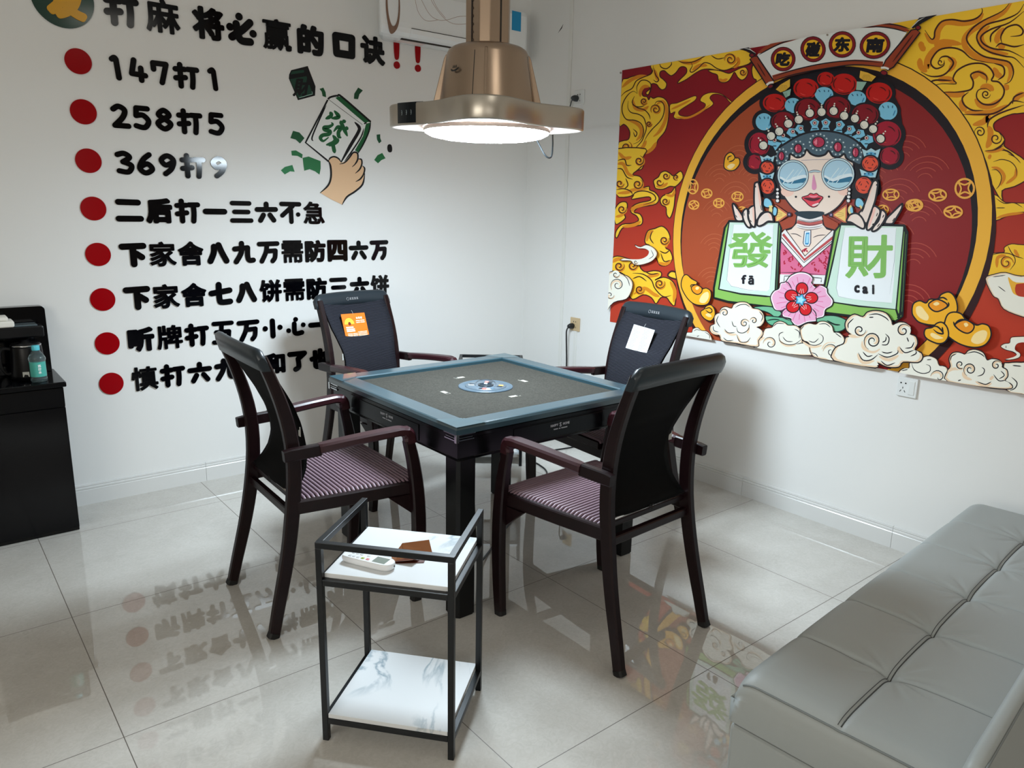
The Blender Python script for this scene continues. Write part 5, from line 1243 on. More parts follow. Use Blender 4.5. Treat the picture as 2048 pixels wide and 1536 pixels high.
# ------------------------------------------------------------------ armchairs
M_wood = mat('dark_mahogany', (24, 10, 12), 0.36, spec=0.28)
ns, ls, b = nodes_of(M_wood)
_t = nd(ns, 'ShaderNodeTexCoord'); _m = nd(ns, 'ShaderNodeMapping'); _m.inputs['Scale'].default_value = (6, 60, 6)
_n = nd(ns, 'ShaderNodeTexNoise'); _n.inputs['Scale'].default_value = 6.0; _n.inputs['Detail'].default_value = 6
_r = nd(ns, 'ShaderNodeValToRGB'); _r.color_ramp.elements[0].color = lin((16, 6, 8)); _r.color_ramp.elements[1].color = lin((30, 12, 15))
ls.new(_t.outputs['Object'], _m.inputs[0]); ls.new(_m.outputs[0], _n.inputs[0]); ls.new(_n.outputs['Fac'], _r.inputs[0]); ls.new(_r.outputs[0], b.inputs['Base Color'])
M_arm = mat('lit_mahogany_armrest', (50, 20, 26), 0.36, spec=0.45)  # chair mahogany made lighter: lamplight on the arm tops put into the colour
M_mesh = mat('black_mesh_fabric', (20, 20, 24), 0.7, spec=0.2)
ns, ls, b = nodes_of(M_mesh)
_t = nd(ns, 'ShaderNodeTexCoord'); _w = nd(ns, 'ShaderNodeTexWave', wave_type='BANDS', bands_direction='Z'); _w.inputs['Scale'].default_value = 52.0; _w.inputs['Distortion'].default_value = .5; _w.inputs['Detail Scale'].default_value = 2
_p = nd(ns, 'ShaderNodeBump'); _p.inputs['Strength'].default_value = 1.0; _p.inputs['Distance'].default_value = .0022
_r = nd(ns, 'ShaderNodeValToRGB'); _r.color_ramp.elements[0].color = lin((14, 14, 18)); _r.color_ramp.elements[1].color = lin((50, 52, 62))
ls.new(_t.outputs['Object'], _w.inputs[0]); ls.new(_w.outputs['Fac'], _p.inputs['Height']); ls.new(_p.outputs[0], b.inputs['Normal']); ls.new(_w.outputs['Fac'], _r.inputs[0]); ls.new(_r.outputs[0], b.inputs['Base Color'])
M_back = mat('black_back_cloth', (8, 8, 9), 0.85, spec=0.15)
M_cap = mat('black_plastic_rail', (36, 44, 50), 0.34, spec=0.4)
M_seat = mat('plum_ribbed_seat', (126, 104, 114), 0.45, spec=0.4)
M_seatd = mat('dark_seat_base', (22, 15, 18), 0.6)
M_rubber = mat('black_rubber', (12, 12, 13), 0.6)
REAR = [(-.108, 0), (-.082, .11), (-.054, .22), (-.030, .33), (-.012, .44), (-.001, .54), (.000, .64), (-.010, .73), (-.028, .81), (-.050, .88), (-.074, .945), (-.090, .985)]
def rear_x(z):
    for (x0, z0), (x1, z1) in zip(REAR, REAR[1:]):
        if z <= z1: return x0 + (x1 - x0) * (z - z0) / (z1 - z0)
    return REAR[-1][0]
def back_w(z):
    T_ = [(.50, .196), (.54, .190), (.58, .178), (.63, .167), (.68, .162), (.73, .167), (.79, .182), (.85, .196), (.91, .200), (.985, .200)]
    for (z0, w0), (z1, w1) in zip(T_, T_[1:]):
        if z <= z1: return w0 + (w1 - w0) * (z - z0) / (z1 - z0)
    return .200
def back_off(z):
    T_ = [(.50, .002), (.53, .03), (.57, .052), (.62, .062), (.68, .062), (.74, .055), (.80, .043), (.87, .026), (.93, .012), (.985, .002)]
    for (z0, w0), (z1, w1) in zip(T_, T_[1:]):
        if z <= z1: return w0 + (w1 - w0) * (z - z0) / (z1 - z0)
    return 0
def make_chair(label):
    t = thing('armchair', label, 'chair', group=None)
    for s in (-1, 1):
        # rear leg running up into the back post
        path = [Vector((x, s * (.213 + .022 * max(0, (.45 - z) / .45)), z)) for x, z in REAR]
        path = [Vector(p) for p in crom([tuple(p) for p in path], False, 2)]
        n = len(path)
        hh = [.0185 + .006 * math.sin(PI * min(1, i / (n - 1) * 1.15)) for i in range(n)]
        mb = MB(); mb.sweep(path, .0155, hh, (0, 1, 0), .35)
        lg = mb.build('leg', M_wood, t)
        mb = MB(); mb.sweep([Vector((-.112, s * .2352, -.0)), Vector((-.104, s * .2348, .018))], .0165, .0195, (0, 1, 0), .35); mb.build('foot_cap', M_rubber, lg)
        mb = MB(); mb.tube([Vector((rear_x(.655), s * .2285, .655)), Vector((rear_x(.655), s * .2298, .655))], .006, 10); mb.build('bolt', M_rubber, lg)
        # front leg
        path = [(.430, s * .284, 0), (.441, s * .284, .15), (.446, s * .284, .30), (.440, s * .284, .44), (.424, s * .284, .56), (.405, s * .283, .645)]
        path = crom(path, False, 3)
        n = len(path)
        mb = MB(); mb.sweep(path, .0165, [.019 + .007 * math.sin(PI * (i / (n - 1)) ** .8) for i in range(n)], (0, 1, 0), .35)
        lg = mb.build('leg', M_wood, t)
        mb = MB(); mb.sweep([Vector((.429, s * .284, 0)), Vector((.4305, s * .284, .018))], .0172, .0198, (0, 1, 0), .35); mb.build('foot_cap', M_rubber, lg)
        # armrest: narrow bracket behind, broad paddle in front, rounded nose
        mb = MB()
        p = [(-.045, s * .246, .653), (-.02, s * .247, .655), (.075, s * .252, .658), (.082, s * .252, .658)]
        mb.sweep(p, .0135, [.019, .021, .021, .021], (0, 1, 0), .3, 1)
        p = crom([(.078, s * .253, .662), (.10, s * .255, .665), (.17, s * .262, .672), (.26, s * .271, .679), (.335, s * .278, .683), (.372, s * .281, .684), (.396, s * .283, .677), (.409, s * .283, .660), (.412, s * .283, .634)], False, 3)
        n = len(p)
        hw = [.017 + .010 * math.sin(PI * min(1, (i / (n - 1)) * 1.05)) for i in range(n)]
        hh = [.018 - .003 * math.sin(PI * i / (n - 1)) + (.006 if i > n * .7 else 0) for i in range(n)]
        mb.sweep(p, hw, hh, (0, 1, 0), .45)
        mb.build('armrest', [M_arm, M_wood], t)
    # seat frame
    mb = MB()
    for s in (-1, 1):
        mb.sweep([(-.02, s * .212, .452), (.2, s * .238, .452), (.448, s * .262, .452)], .014, .024, (0, 1, 0), .3)
    mb.sweep([(-.010, -.21, .425), (-.010, .21, .425)], .012, .015, (1, 0, 0), .3)
    mb.sweep([(.004, -.205, .477), (.004, .205, .477)], .008, .010, (1, 0, 0), .3)
    mb.sweep([(.432, -.275, .408), (.432, .275, .408)], .013, .024, (1, 0, 0), .3)
    mb.sweep([(.462, -.255, .455), (.462, .255, .455)], .014, .019, (1, 0, 0), .4)
    for s in (-1, 1):
        mb.prism([(.33, .43), (.44, .43), (.44, .35), (.425, .35)], s * .268 - .008, s * .268 + .008, lambda u, v, d: Vector((u, d, v)))
    mb.build('seat_frame', M_wood, t)
    # seat: padded ribs running across
    mb = MB()
    mb.add([Vector((-.005, -.2, .470)), Vector((-.005, .2, .470)), Vector((.47, .25, .470)), Vector((.47, -.25, .470))], [(0, 1, 2, 3)], 1)
    N = 29
    for i in range(N):
        x = .020 + i * (.446 / (N - 1)); w = .205 + .053 * x / .47
        z = .4765 + .004 * math.sin(PI * i / (N - 1))
        path = [Vector((x, -w - .006, .466)), Vector((x, -w - .001, .473)), Vector((x, -w + .012, z)), Vector((x, -w * .5, z + .002)), Vector((x, 0, z + .002)), Vector((x, w * .5, z + .002)), Vector((x, w - .012, z)), Vector((x, w + .001, .473)), Vector((x, w + .006, .466))]
        mb.tube(path, .0057, 8)
    mb.build('seat', [M_seat, M_seatd], t)
    # stretched mesh back (front ribbed cloth, plain cloth behind)
    mb = MB(); nu, nv = 12, 26
    G = {}
    for side in (0, 1):
        for j in range(nv + 1):
            z = .500 + (.985 - .500) * j / nv
            for i in range(nu + 1):
                u = -1 + 2 * i / nu
                w = back_w(z)
                G[side, i, j] = Vector((rear_x(z) + back_off(z) + .018 * (1 - u * u) * (-1 if z > .8 else -.4) + (.006 if side == 0 else -.006), u * w, z))
    for side in (0, 1):
        vs = [G[side, i, j] for j in range(nv + 1) for i in range(nu + 1)]
        fs = []
        for j in range(nv):
            for i in range(nu):
                a = j * (nu + 1) + i
                fs.append((a, a + 1, a + nu + 2, a + nu + 1))
        mb.add(vs, fs, side, True)
    for i0 in (0, nu):
        vs = [G[s, i0, j] for j in range(nv + 1) for s in (0, 1)]
        mb.add(vs, [(2 * j, 2 * j + 1, 2 * j + 3, 2 * j + 2) for j in range(nv)], 1)
    vs = [G[s, i, 0] for i in range(nu + 1) for s in (0, 1)]
    mb.add(vs, [(2 * i, 2 * i + 1, 2 * i + 3, 2 * i + 2) for i in range(nu)], 1)
    mb.build('backrest', [M_mesh, M_back], t)
    # bowed top rail with rounded ends
    mb = MB(); rings = []
    for i in range(25):
        u = -1 + 2 * i / 24
        yb = u * .238
        e = max(0, abs(u) - .86) / .14
        x0 = -.088 - .020 * (1 - u * u)
        top = 1.018 + .006 * (1 - u * u) - .026 * e * e; bot = .945 + .012 * (1 - u * u)
        th = .015 * (1 - .35 * e * e)
        rings.append([Vector((x0 + .010 + th, yb, bot)), Vector((x0 + .002 + th, yb, (top + bot) / 2)), Vector((x0 - .006 + th * .8, yb, top - .006)), Vector((x0 - .008, yb, top)), Vector((x0 - .010 - th * .8, yb, top - .008)), Vector((x0 - .004 - th, yb, (top + bot) / 2)), Vector((x0 + .006 - th, yb, bot))])
    mb.loft(rings, 0, True)
    tr = mb.build('top_rail', M_cap, t, fix=True)
    mb = MB()
    t3 = lambda u, v, d: Vector((-.0868 - v * .20 + d, u, .986 + v))
    for k in range(4):
        u0 = -.022 + k * .0145
        for q in ([(0, -.005), (.0115, -.005), (.0115, -.0032), (0, -.0032)], [(0, .0038), (.0115, .0038), (.0115, .0056), (0, .0056)], [(.001, -.0008), (.0105, -.0008), (.0105, .0008), (.001, .0008)], [(.0048, -.005), (.0066, -.005), (.0066, .0056), (.0048, .0056)]):
            mb.prism([(u0 + x, y) for x, y in q], 0, .0006 + k * 1e-5, t3)
    mb.tube([Vector((-.0862 - .2 * .0075 * math.sin(2 * PI * i / 16), -.034 + .0075 * math.cos(2 * PI * i / 16), .986 + .0075 * math.sin(2 * PI * i / 16))) for i in range(17)], .0009, 5)
    mb.build('emblem', mat('silver_print', (170, 172, 176), .4, .3), tr)
    # steel rod and hooks that hold the lower hem
    mb = MB(); mb.tube([(rear_x(.498) - .003, -.214, .498), (rear_x(.498) - .003, .214, .498)], .0045, 8); mb.build('hem_rod', M_chrome, t)
    mb = MB()
    for k in (-.008, .006):
        mb.tube([(rear_x(.5) - .010, k + .006 * math.cos(2 * PI * i / 12), .494 + .010 * math.sin(2 * PI * i / 12)) for i in range(13)], .0012, 5)
    mb.build('hem_hook', M_rubber, t)
    mb = MB(); mb.box((rear_x(.7) + .052, -.163, .705), (.002, .016, .034), 0, 0); mb.build('care_label', mat('white_label', (206, 208, 204), .6), t)
    return t
def chair_at(o, x, y, fx, fy):
    o.location = (x, y, 0); o.rotation_euler = (0, 0, math.atan2(fy, fx))
CH = make_chair('dark wooden armchair on the left, its back to the drinks cabinet')
chair_at(CH, .966, 2.575, 1.0, -.035)
c2 = dup(CH, (0, 0, 0), 0, 'nearest dark wooden armchair, right of the marble side table, seen from behind'); chair_at(c2, 1.885, 1.580, -.05, 1)
c3 = dup(CH, (0, 0, 0), 0, 'dark wooden armchair with an orange tag hanging on its back'); chair_at(c3, 1.893, 3.617, .15, -.99)
c4 = dup(CH, (0, 0, 0), 0, 'dark wooden armchair with a white paper sheet on its back'); chair_at(c4, 2.806, 2.466, -.997, .07)
for c in (CH, c2, c3, c4): c['group'] = 'armchairs around the mahjong table'

# tags hanging on the two far chairs
def hang_card(name, label, chair, u0, z0, w, h, tilt, paint, base):
    Mx = Matrix.Translation(chair.location) @ Matrix.Rotation(chair.rotation_euler.z, 4, 'Z')
    mb = MB()
    z1 = z0 - h
    def P3(u, v, d):   # u right as seen from the front, v down from the top edge
        zz = z0 - v
        c_, s_ = math.cos(tilt), math.sin(tilt)
        uu = u * c_ + v * s_; vv = -u * s_ + v * c_
        zz = z0 - vv
        xx = rear_x(.86) + back_off(.86) + .008 + (zz - .86) * -.36 + d
        return Mx @ Vector((xx, u0 + uu, zz))
    q = [(-w / 2, 0), (w / 2, 0), (w / 2, h), (-w / 2, h)]
    mb.prism(q, 0.0, .0012, P3)
    mats = [base]
    paint(mb, mats, P3)
    o = mb.build(name, mats, None, fix=False)
    tag(o, label, 'tag')
    mb = MB(); mb.tube([P3(0, .004, .002), P3(0, -.006, .0015), P3(-.001, -.016, -.004)], .0008, 5)
    mb.build('string', mat('white_string', (190, 190, 190), .7), o)
    return o
def paint_or(mb, mats, P3):
    mats += [ink((252, 240, 220)), ink((246, 214, 60)), ink((120, 30, 16)), ink((255, 250, 245))]
    fan = [(-.034 + .030 * math.cos(PI + PI * i / 12), .052 + .030 * math.sin(PI + PI * i / 12)) for i in range(13)]
    mb.prism(fan, .0012, .0016, P3, 2)
    mb.prism(arc((-.034, .050), .009, 0, 2 * PI, 14)[:-1], .0016, .002, P3, 3)
    def bar(x, y, w, h, m): mb.prism([(x, y), (x + w, y), (x + w, y + h), (x, y + h)], .0012, .0016, P3, m)
    for txt, x, y, hh, m in (('合格证', .012, .024, .011, 1),):
        for k, ch in enumerate(txt):
            put_glyph(mb, ch, x + (k + .5) * hh * 1.25, y, hh * 1.1, hh, .0006, P3 if False else (lambda u, v, d, y=y: P3(u, 2 * y - v, d)), .0012, .0016, m)
    for y in (.066, .076, .085):
        bar(-.060, y, .052 if y > .07 else .046, .006, 4)
    for y in (.036, .045):
        bar(.010, y, .024, .004, 1); bar(.038, y, .026, .004, 1)
    for y in (.100, .107, .113):
        bar(-.058, y, .030, .003, 1); bar(-.024, y, .028, .003, 1)
    for y in (.094, .101, .108, .114):
        bar(.008, y, .058, .0025, 1)
hang_card('hang_tag', 'orange printed tag hanging on the far left armchair', c3, -.048, .915, .150, .125, -.02, paint_or, mat('orange_card', (226, 112, 6), .5))
def paint_wh(mb, mats, P3):
    mats += [ink((120, 122, 126))]
    random.seed(9)
    for k in range(17):
        y = .008 + k * .0066
        for x0 in (-.066, .004):
            l = random.uniform(.03, .06)
            mb.prism([(x0, y), (x0 + l, y), (x0 + l, y + .0016), (x0, y + .0016)], .0012, .0015, P3, 1)
hang_card('paper_sheet', 'white printed paper hanging on the far right armchair', c4, -.005, .915, .150, .125, -.06, paint_wh, mat('white_paper', (206, 209, 210), .6))
# ------------------------------------------------------------------ side tables
M_iron = mat('black_iron_bar', (9, 13, 17), 0.38, spec=0.35)
M_marb = mat('white_marble_board', (236, 238, 240), 0.22, spec=0.5)
ns, ls, b = nodes_of(M_marb)
_t = nd(ns, 'ShaderNodeTexCoord'); _m = nd(ns, 'ShaderNodeMapping'); _m.inputs['Rotation'].default_value = (0, 0, .5); _m.inputs['Scale'].default_value = (1, .42, 1)
_n = nd(ns, 'ShaderNodeTexNoise'); _n.inputs['Scale'].default_value = 5.2; _n.inputs['Detail'].default_value = 9; _n.inputs['Distortion'].default_value = .9; _n.inputs['Roughness'].default_value = .55
_a = nd(ns, 'ShaderNodeMath', operation='SUBTRACT'); _a.inputs[1].default_value = .5
_c = nd(ns, 'ShaderNodeMath', operation='ABSOLUTE')
_r = nd(ns, 'ShaderNodeValToRGB'); _r.color_ramp.elements[0].position = 0; _r.color_ramp.elements[0].color = lin((150, 166, 176)); _r.color_ramp.elements[1].position = .035; _r.color_ramp.elements[1].color = lin((218, 221, 223))
_n2 = nd(ns, 'ShaderNodeTexNoise'); _n2.inputs['Scale'].default_value = 3.0
_x = nd(ns, 'ShaderNodeMapRange'); _x.inputs[1].default_value = .46; _x.inputs[2].default_value = .62
_mx = nd(ns, 'ShaderNodeMix', data_type='RGBA'); _mx.inputs[6].default_value = lin((218, 221, 223))
ls.new(_t.outputs['Object'], _m.inputs[0]); ls.new(_m.outputs[0], _n.inputs[0]); ls.new(_n.outputs['Fac'], _a.inputs[0]); ls.new(_a.outputs[0], _c.inputs[0]); ls.new(_c.outputs[0], _r.inputs[0])
ls.new(_t.outputs['Object'], _n2.inputs[0]); ls.new(_n2.outputs['Fac'], _x.inputs[0]); ls.new(_x.outputs[0], _mx.inputs['Factor']); ls.new(_r.outputs[0], _mx.inputs[7]); ls.new(_mx.outputs[2], b.inputs['Base Color'])
def make_cart(label):
    # local x runs along the railed front, y away from it; open at the back
    W_, D_, H_ = .382, .330, .602
    t = thing('side_table', label, 'side table')
    k = .0085
    mb_all = []
    for sx in (0, 1):
        for sy in (0, 1):
            x = k if sx == 0 else W_ - k; y = k if sy == 0 else D_ - k
            mb = MB(); mb.bx(x - k, x + k, y - k, y + k, 0.0, H_ - 2 * k); mb.build('leg', M_iron, t, .001)
    mb = MB(); mb.bx(0, W_, 0, 2 * k, H_ - 2 * k, H_)
    mb.bx(0, 2 * k, 2 * k, D_, H_ - 2 * k, H_); mb.bx(W_ - 2 * k, W_, 2 * k, D_, H_ - 2 * k, H_); mb.build('guard_rail', M_iron, t, .001)
    for z, nm in ((.478, 'upper_frame'), (.055, 'lower_frame')):
        mb = MB()
        e = .0002
        mb.bx(2 * k + e, W_ - 2 * k - e, 0 + e, 2 * k, z, z + 2 * k)
        if nm == 'upper_frame': mb.bx(2 * k + e, W_ - 2 * k - e, D_ - 2 * k, D_ - e, z, z + 2 * k)
        mb.bx(e, 2 * k, 2 * k + e, D_ - 2 * k - e, z, z + 2 * k); mb.bx(W_ - 2 * k, W_ - e, 2 * k + e, D_ - 2 * k - e, z, z + 2 * k)
        mb.build(nm, M_iron, t, .001)
    mb = MB(); mb.bx(2 * k, W_ - 2 * k, 2 * k, D_ - .001, .4953, .5085); mb.build('marble_top', M_marb, t, .001)
    mb = MB(); mb.bx(2 * k + .001, W_ - 2 * k - .001, .003, D_ - .002, .0722, .0852); mb.build('marble_shelf', [M_marb], t, .001)
    return t
cart = make_cart('black framed marble side table in the foreground with a remote control on it')
cart.location = (.760, 1.757, 0); cart.rotation_euler = (0, 0, math.atan2(-.292, .246))
cart2 = dup(cart, (2.900, 3.490, 0), math.atan2(.229, -.295), 'black framed side table in the room corner, nearly hidden behind the mahjong table')
for c in (cart, cart2): c['group'] = 'black framed marble side tables'

# remote control
M_plas = mat('white_plastic', (232, 234, 236), 0.3)
rem = thing('remote_control', 'white air conditioner remote with small grey screen on the marble table', 'remote control', (.905, 1.726, .5087), math.atan2(-.118, .064))
mb = MB()
outl = crom([(-.078, -.018), (-.082, 0), (-.078, .018), (-.04, .022), (.03, .024), (.062, .022), (.074, .012), (.077, 0), (.074, -.012), (.062, -.022), (.03, -.024), (-.04, -.022)], True, 4)
rings = []
for sc, z in ((.90, .0), (.98, .005), (1.0, .011), (.98, .017), (.92, .0195)):
    rings.append([Vector((p[0] * (1 - (1 - sc) * .5), p[1] * sc, z)) for p in outl])
mb.loft(rings, 0, True); mb.build('case', M_plas, rem)
mb = MB(); mb.bx(.016, .056, -.016, .016, .0192, .0200); mb.build('screen', mat('grey_lcd', (132, 142, 134), .15), rem, .0005)
for i, (x, y, c) in enumerate([(.000, -.010, (206, 110, 116)), (-.016, -.010, (150, 172, 60)), (-.031, -.010, (200, 202, 204)), (-.044, -.010, (200, 202, 204)), (-.057, -.010, (200, 202, 204)), (-.031, .008, (200, 202, 204)), (-.044, .008, (200, 202, 204)), (-.057, .008, (200, 202, 204)), (-.008, .008, (204, 204, 206))]):
    mb = MB(); mb.bx(x - .0048, x + .0048, y - .0042, y + .0042, .0190, .0208); mb.build('button', mat('button_%d' % c[0], c, .4), rem, .001)
mb = MB(); mb.tube([(.0755, .002, .010), (.0775, .002, .010)], .003, 8); mb.build('infrared_window', mat('dark_display', (24, 24, 26), .2), rem)

# folded brown card holder
M_lea = mat('brown_glossy_leather', (150, 92, 50), 0.25, spec=0.5, Coat_Weight=.4)
M_lea2 = mat('dark_brown_leather', (82, 34, 20), 0.3, spec=0.5)
hold = thing('card_holder', 'crumpled brown wooden-look card box lying behind the remote control', 'box', (1.030, 1.705, .5087), -.55)
mb = MB()
def sheet(p, m=0, th=.0015):
    a = [Vector(q) for q in p]
    n = (a[1] - a[0]).cross(a[2] - a[0]).normalized() * th
    k = len(a)
    mb.add(a + [q + n for q in a], [tuple(range(k)), tuple(reversed(range(k, 2 * k)))] + [(i, (i + 1) % k, k + (i + 1) % k, k + i) for i in range(k)], m)
sheet([(-.045, .030, .0), (.050, .038, .0), (.046, .012, .040), (-.030, .004, .036)], 0)
sheet([(-.030, .004, .036), (.046, .012, .040), (.056, -.020, .006), (-.020, -.034, .002)], 0)
sheet([(-.060, -.010, .002), (-.030, .004, .034), (-.020, -.034, .004), (-.050, -.044, .002)], 0)
mb.build('cover', M_lea, hold)
mb = MB()
sheet([(-.055, -.050, .0005), (.030, -.052, .0005), (.050, .030, .0005), (-.040, .036, .0005)], 0)
sheet([(-.052, -.046, .003), (.000, -.060, .014), (.020, -.035, .004), (-.028, -.024, .002)], 0)
mb.build('lining', M_lea2, hold)

# ------------------------------------------------------------------ sofa bed
M_sofa = mat('grey_faux_leather', (153, 158, 157), 0.48, spec=0.4)
noise_bump(M_sofa, 420.0, 0.18, 0.0008, 3.0)
M_seam = mat('dark_seam_thread', (64, 66, 66), 0.7)
ANG = math.radians(4.1)
sofa = thing('sofa_bed', 'grey faux leather tufted sofa bed along the bottom right', 'sofa', (1.432, .897, 0), ANG)
SLEN, SDEP, SZ = 1.745, .505, .402
TUFT = [.29 * k for k in range(1, 6)]
VC = .245
def seat_z(x, y):
    ex = min(x, SLEN - x) / .055; ey = min(y + .0, 9) / .05
    z = SZ
    for e in (ex, ey):
        if e < 1: z -= .034 * (1 - math.sqrt(max(0, 1 - (1 - e) ** 2)))
    cell = abs(((x / .29) % 1) - .5) * 2
    pil = .0045 * (1 - cell ** 6)
    v2 = abs(y - VC) / .25
    pil += .004 * (1 - max(0, 1 - v2) ** 4)
    z += pil * min(1, ex / 1.4) - .006
    g = 0
    z -= .006 * math.exp(-((y - VC) / .008) ** 2) * (1 if x > .04 else x / .04)
    for tx in TUFT:
        z -= .0042 * math.exp(-((x - tx) / .006) ** 2)
        dx, dy = x - tx, y - VC
        r2 = math.hypot(dx, dy)
        z -= .009 * math.exp(-(r2 / .028) ** 2) + .004 * math.exp(-(r2 / .10) ** 2)
        # radiating creases
        th = math.atan2(dy, dx)
        z -= .0034 * math.exp(-((r2 - .07) / .045) ** 2) * max(0, math.cos(th * 9 + tx * 7)) * (abs(math.sin(th)) ** .5)
    return z
mb = MB()
NX, NY = 420, 130
xs = [SLEN * i / NX for i in range(NX + 1)]; ys = [SDEP * j / NY for j in range(NY + 1)]
top = [Vector((x, -y, seat_z(x, y))) for y in ys for x in xs]
fs = [(j * (NX + 1) + i, (j + 1) * (NX + 1) + i, (j + 1) * (NX + 1) + i + 1, j * (NX + 1) + i + 1) for j in range(NY) for i in range(NX)]
mb.add(top, fs, 0, True)
per = [(i, 0) for i in range(NX + 1)] + [(NX, j) for j in range(1, NY + 1)] + [(i, NY) for i in range(NX - 1, -1, -1)] + [(0, j) for j in range(NY - 1, 0, -1)]
loop = [Vector((xs[i], -ys[j], seat_z(xs[i], ys[j]))) for i, j in per]
def out_(p, o, z):
    q = Vector((p.x, p.y, z))
    if p.x < 1e-6: q.x -= o
    if p.x > SLEN - 1e-6: q.x += o
    if p.y > -1e-6: q.y += o
    return q
rr = [loop, [out_(p, .004, p.z - .014) for p in loop], [out_(p, .006, .34) for p in loop], [out_(p, .005, .278) for p in loop], [out_(p, .002, .272) for p in loop]]
mb.loft(rr, 0, True, False)
seat = mb.build('seat_cushion', M_sofa, sofa)
mb = MB()
mb.tube([Vector((x, -VC, seat_z(x, VC) + .0005)) for x in [.02 + i * (SLEN - .04) / 200 for i in range(201)]], .0016, 5)
mb.tube([Vector((x, -VC + .0075, seat_z(x, VC - .0075) + .0002)) for x in [.02 + i * (SLEN - .04) / 200 for i in range(201)]], .0008, 5)
for tx in TUFT:
    mb.tube([Vector((tx, -y, seat_z(tx, y) + .0001)) for y in [.01 + i * (SDEP - .02) / 60 for i in range(61)]], .0009, 5)
mb.build('seam', M_seam, seat)
mb = MB()
mb.tube([Vector((.010, -y, seat_z(.010, y) + .0006)) for y in [.015 + i * (SDEP - .02) / 60 for i in range(61)]], .0026, 6)
mb.build('edge_piping', mat('piping_leather', (112, 118, 118), .5), seat)
mb = MB()
mb.bx(-.004, SLEN + .004, -SDEP - .02, .004, .045, .268)
mb.build('base', M_sofa, sofa, .012, 3)
for x in (.08, SLEN - .08):
    for y in (-.06, -SDEP + .04):
        mb = MB(); mb.lathe([(.022, 0), (.026, .046)], (x, y, 0), 16); mb.build('foot', M_rubber, sofa)
# back cushion standing behind the seat, a slab with rounded edges
mb = MB()
sec = [(.470, .30), (.478, .40), (.492, .49), (.498, .514), (.507, .525), (.520, .526), (.530, .517), (.536, .49), (.572, .30), (.59, .12), (.50, .12)]
sec = crom(sec, True, 3)
rings = []
for i in range(61):
    u = i / 60; x = -.110 + (SLEN + .122) * u
    e = min(u, 1 - u) * 60 / 2
    q = 1 - .10 * max(0, 1 - e) ** 2
    cx = sum(p[0] for p in sec) / len(sec); cz = sum(p[1] for p in sec) / len(sec)
    sl = -.05 * (u - .1)
    rings.append([Vector((x, -(cx + (p[0] - cx) * q) - sl, cz + (p[1] - cz) * q)) for p in sec])
mb.loft(rings, 0, True)
bk = mb.build('back_cushion', M_sofa, sofa)
mb = MB()
mb.tube([Vector((x, -.5305 + .05 * ((x + .110) / (SLEN + .122) - .1), .5180)) for x in [-.09 + i * (SLEN + .08) / 60 for i in range(61)]], .0022, 6)
mb.build('edge_piping', mat('piping_leather', (112, 118, 118), .5), bk)

# ------------------------------------------------------------------ drinks cabinet on the left
M_gloss = mat('black_gloss_panel', (4, 5, 8), 0.10, spec=0.18)
M_satin = mat('black_satin_plastic', (7, 8, 11), 0.35, spec=0.25)
CX0, CX1, CY0, CY1 = .125, .4875, 3.722, 4.040
cab = thing('drinks_cabinet', 'tall glossy black hot drinks cabinet at the left edge against the wall', 'cabinet', ((CX0 + CX1) / 2, (CY0 + CY1) / 2, 0))
def off(o):
    o.matrix_parent_inverse = Matrix.Translation(-Vector(cab.location)); return o
mb = MB(); mb.bx(CX0, CX1, CY0 + .014, CY1, 0, .677); off(mb.build('body', M_satin, cab, .003))
mb = MB(); mb.bx(CX0 + .001, CX1 - .001, CY0, CY0 + .0135, .02, .584); dr = off(mb.build('door', M_gloss, cab, .002))
mb = MB(); mb.bx(CX0 + .001, CX1 - .001, CY0, CY0 + .0135, .588, .674); fp = off(mb.build('front_panel', M_gloss, cab, .002))
mb = MB(); x_ = put_text(mb, 'C', .268, .627, .020, .0006, lambda u, v, d: Vector((u, CY0 - d, v)), 0, .0008, 0, .08); put_text(mb, 'HANGHONG', x_ + .001, .627, .016, .0005, lambda u, v, d: Vector((u, CY0 - d, v)), 0, .0008, 0, .10)
o = mb.build('lettering', mat('grey_print', (112, 116, 120), .4), fp); o.matrix_parent_inverse = Matrix.Translation(-Vector(cab.location))
mb = MB(); mb.bx(CX0 - .008, CX1 + .010, CY0 - .016, CY1, .678, .701); off(mb.build('worktop', M_gloss, cab, .004))
mb = MB()
p = [(CX0, .702), (CX1 - .004, .702), (CX1 - .004, .985)] + arc((CX1 - .022, .985), .018, 0, PI / 2, 5) + [(CX0, 1.003)]
mb.prism(p, CY1 - .058, CY1, lambda u, v, d: Vector((u, d, v))); bp = off(mb.build('back_panel', M_gloss, cab, .003))
mb = MB(); mb.bx(CX0, CX1 - .030, CY1 - .170, CY1 - .0585, .880, .9285); off(mb.build('spout_head', M_satin, cab, .006))
mb = MB(); mb.bx(CX0 + .14, CX1 - .05, CY1 - .155, CY1 - .07, .9288, .9345); off(mb.build('head_lid', mat('smoked_lid', (84, 98, 104), .08), cab, .002))
mb = MB()
for i in range(2): mb.tube([Vector((.385 + i * .018, CY1 - .0590, .968)), Vector((.388 + i * .018, CY1 - .0590, .955))], .0012, 5)
mb.bx(.300, .400, CY1 - .0592, CY1 - .0581, .9385, .9395)
mb.prism(rrect(.384, .396, .922, .932, .002), CY1 - .0592, CY1 - .0582, lambda u, v, d: Vector((u, d, v))); mb.tube([Vector((.386, CY1 - .059, .932)), Vector((.390, CY1 - .059, .937)), Vector((.394, CY1 - .059, .932))], .001, 5)
for u in (.350, .358): mb.prism(rrect(u, u + .005, .924, .930, .001), CY1 - .0592, CY1 - .0582, lambda a, v, d: Vector((a, d, v)))
o = mb.build('control_icons', mat('pale_icon', (176, 186, 190), .4), bp); o.matrix_parent_inverse = Matrix.Translation(-Vector(cab.location))
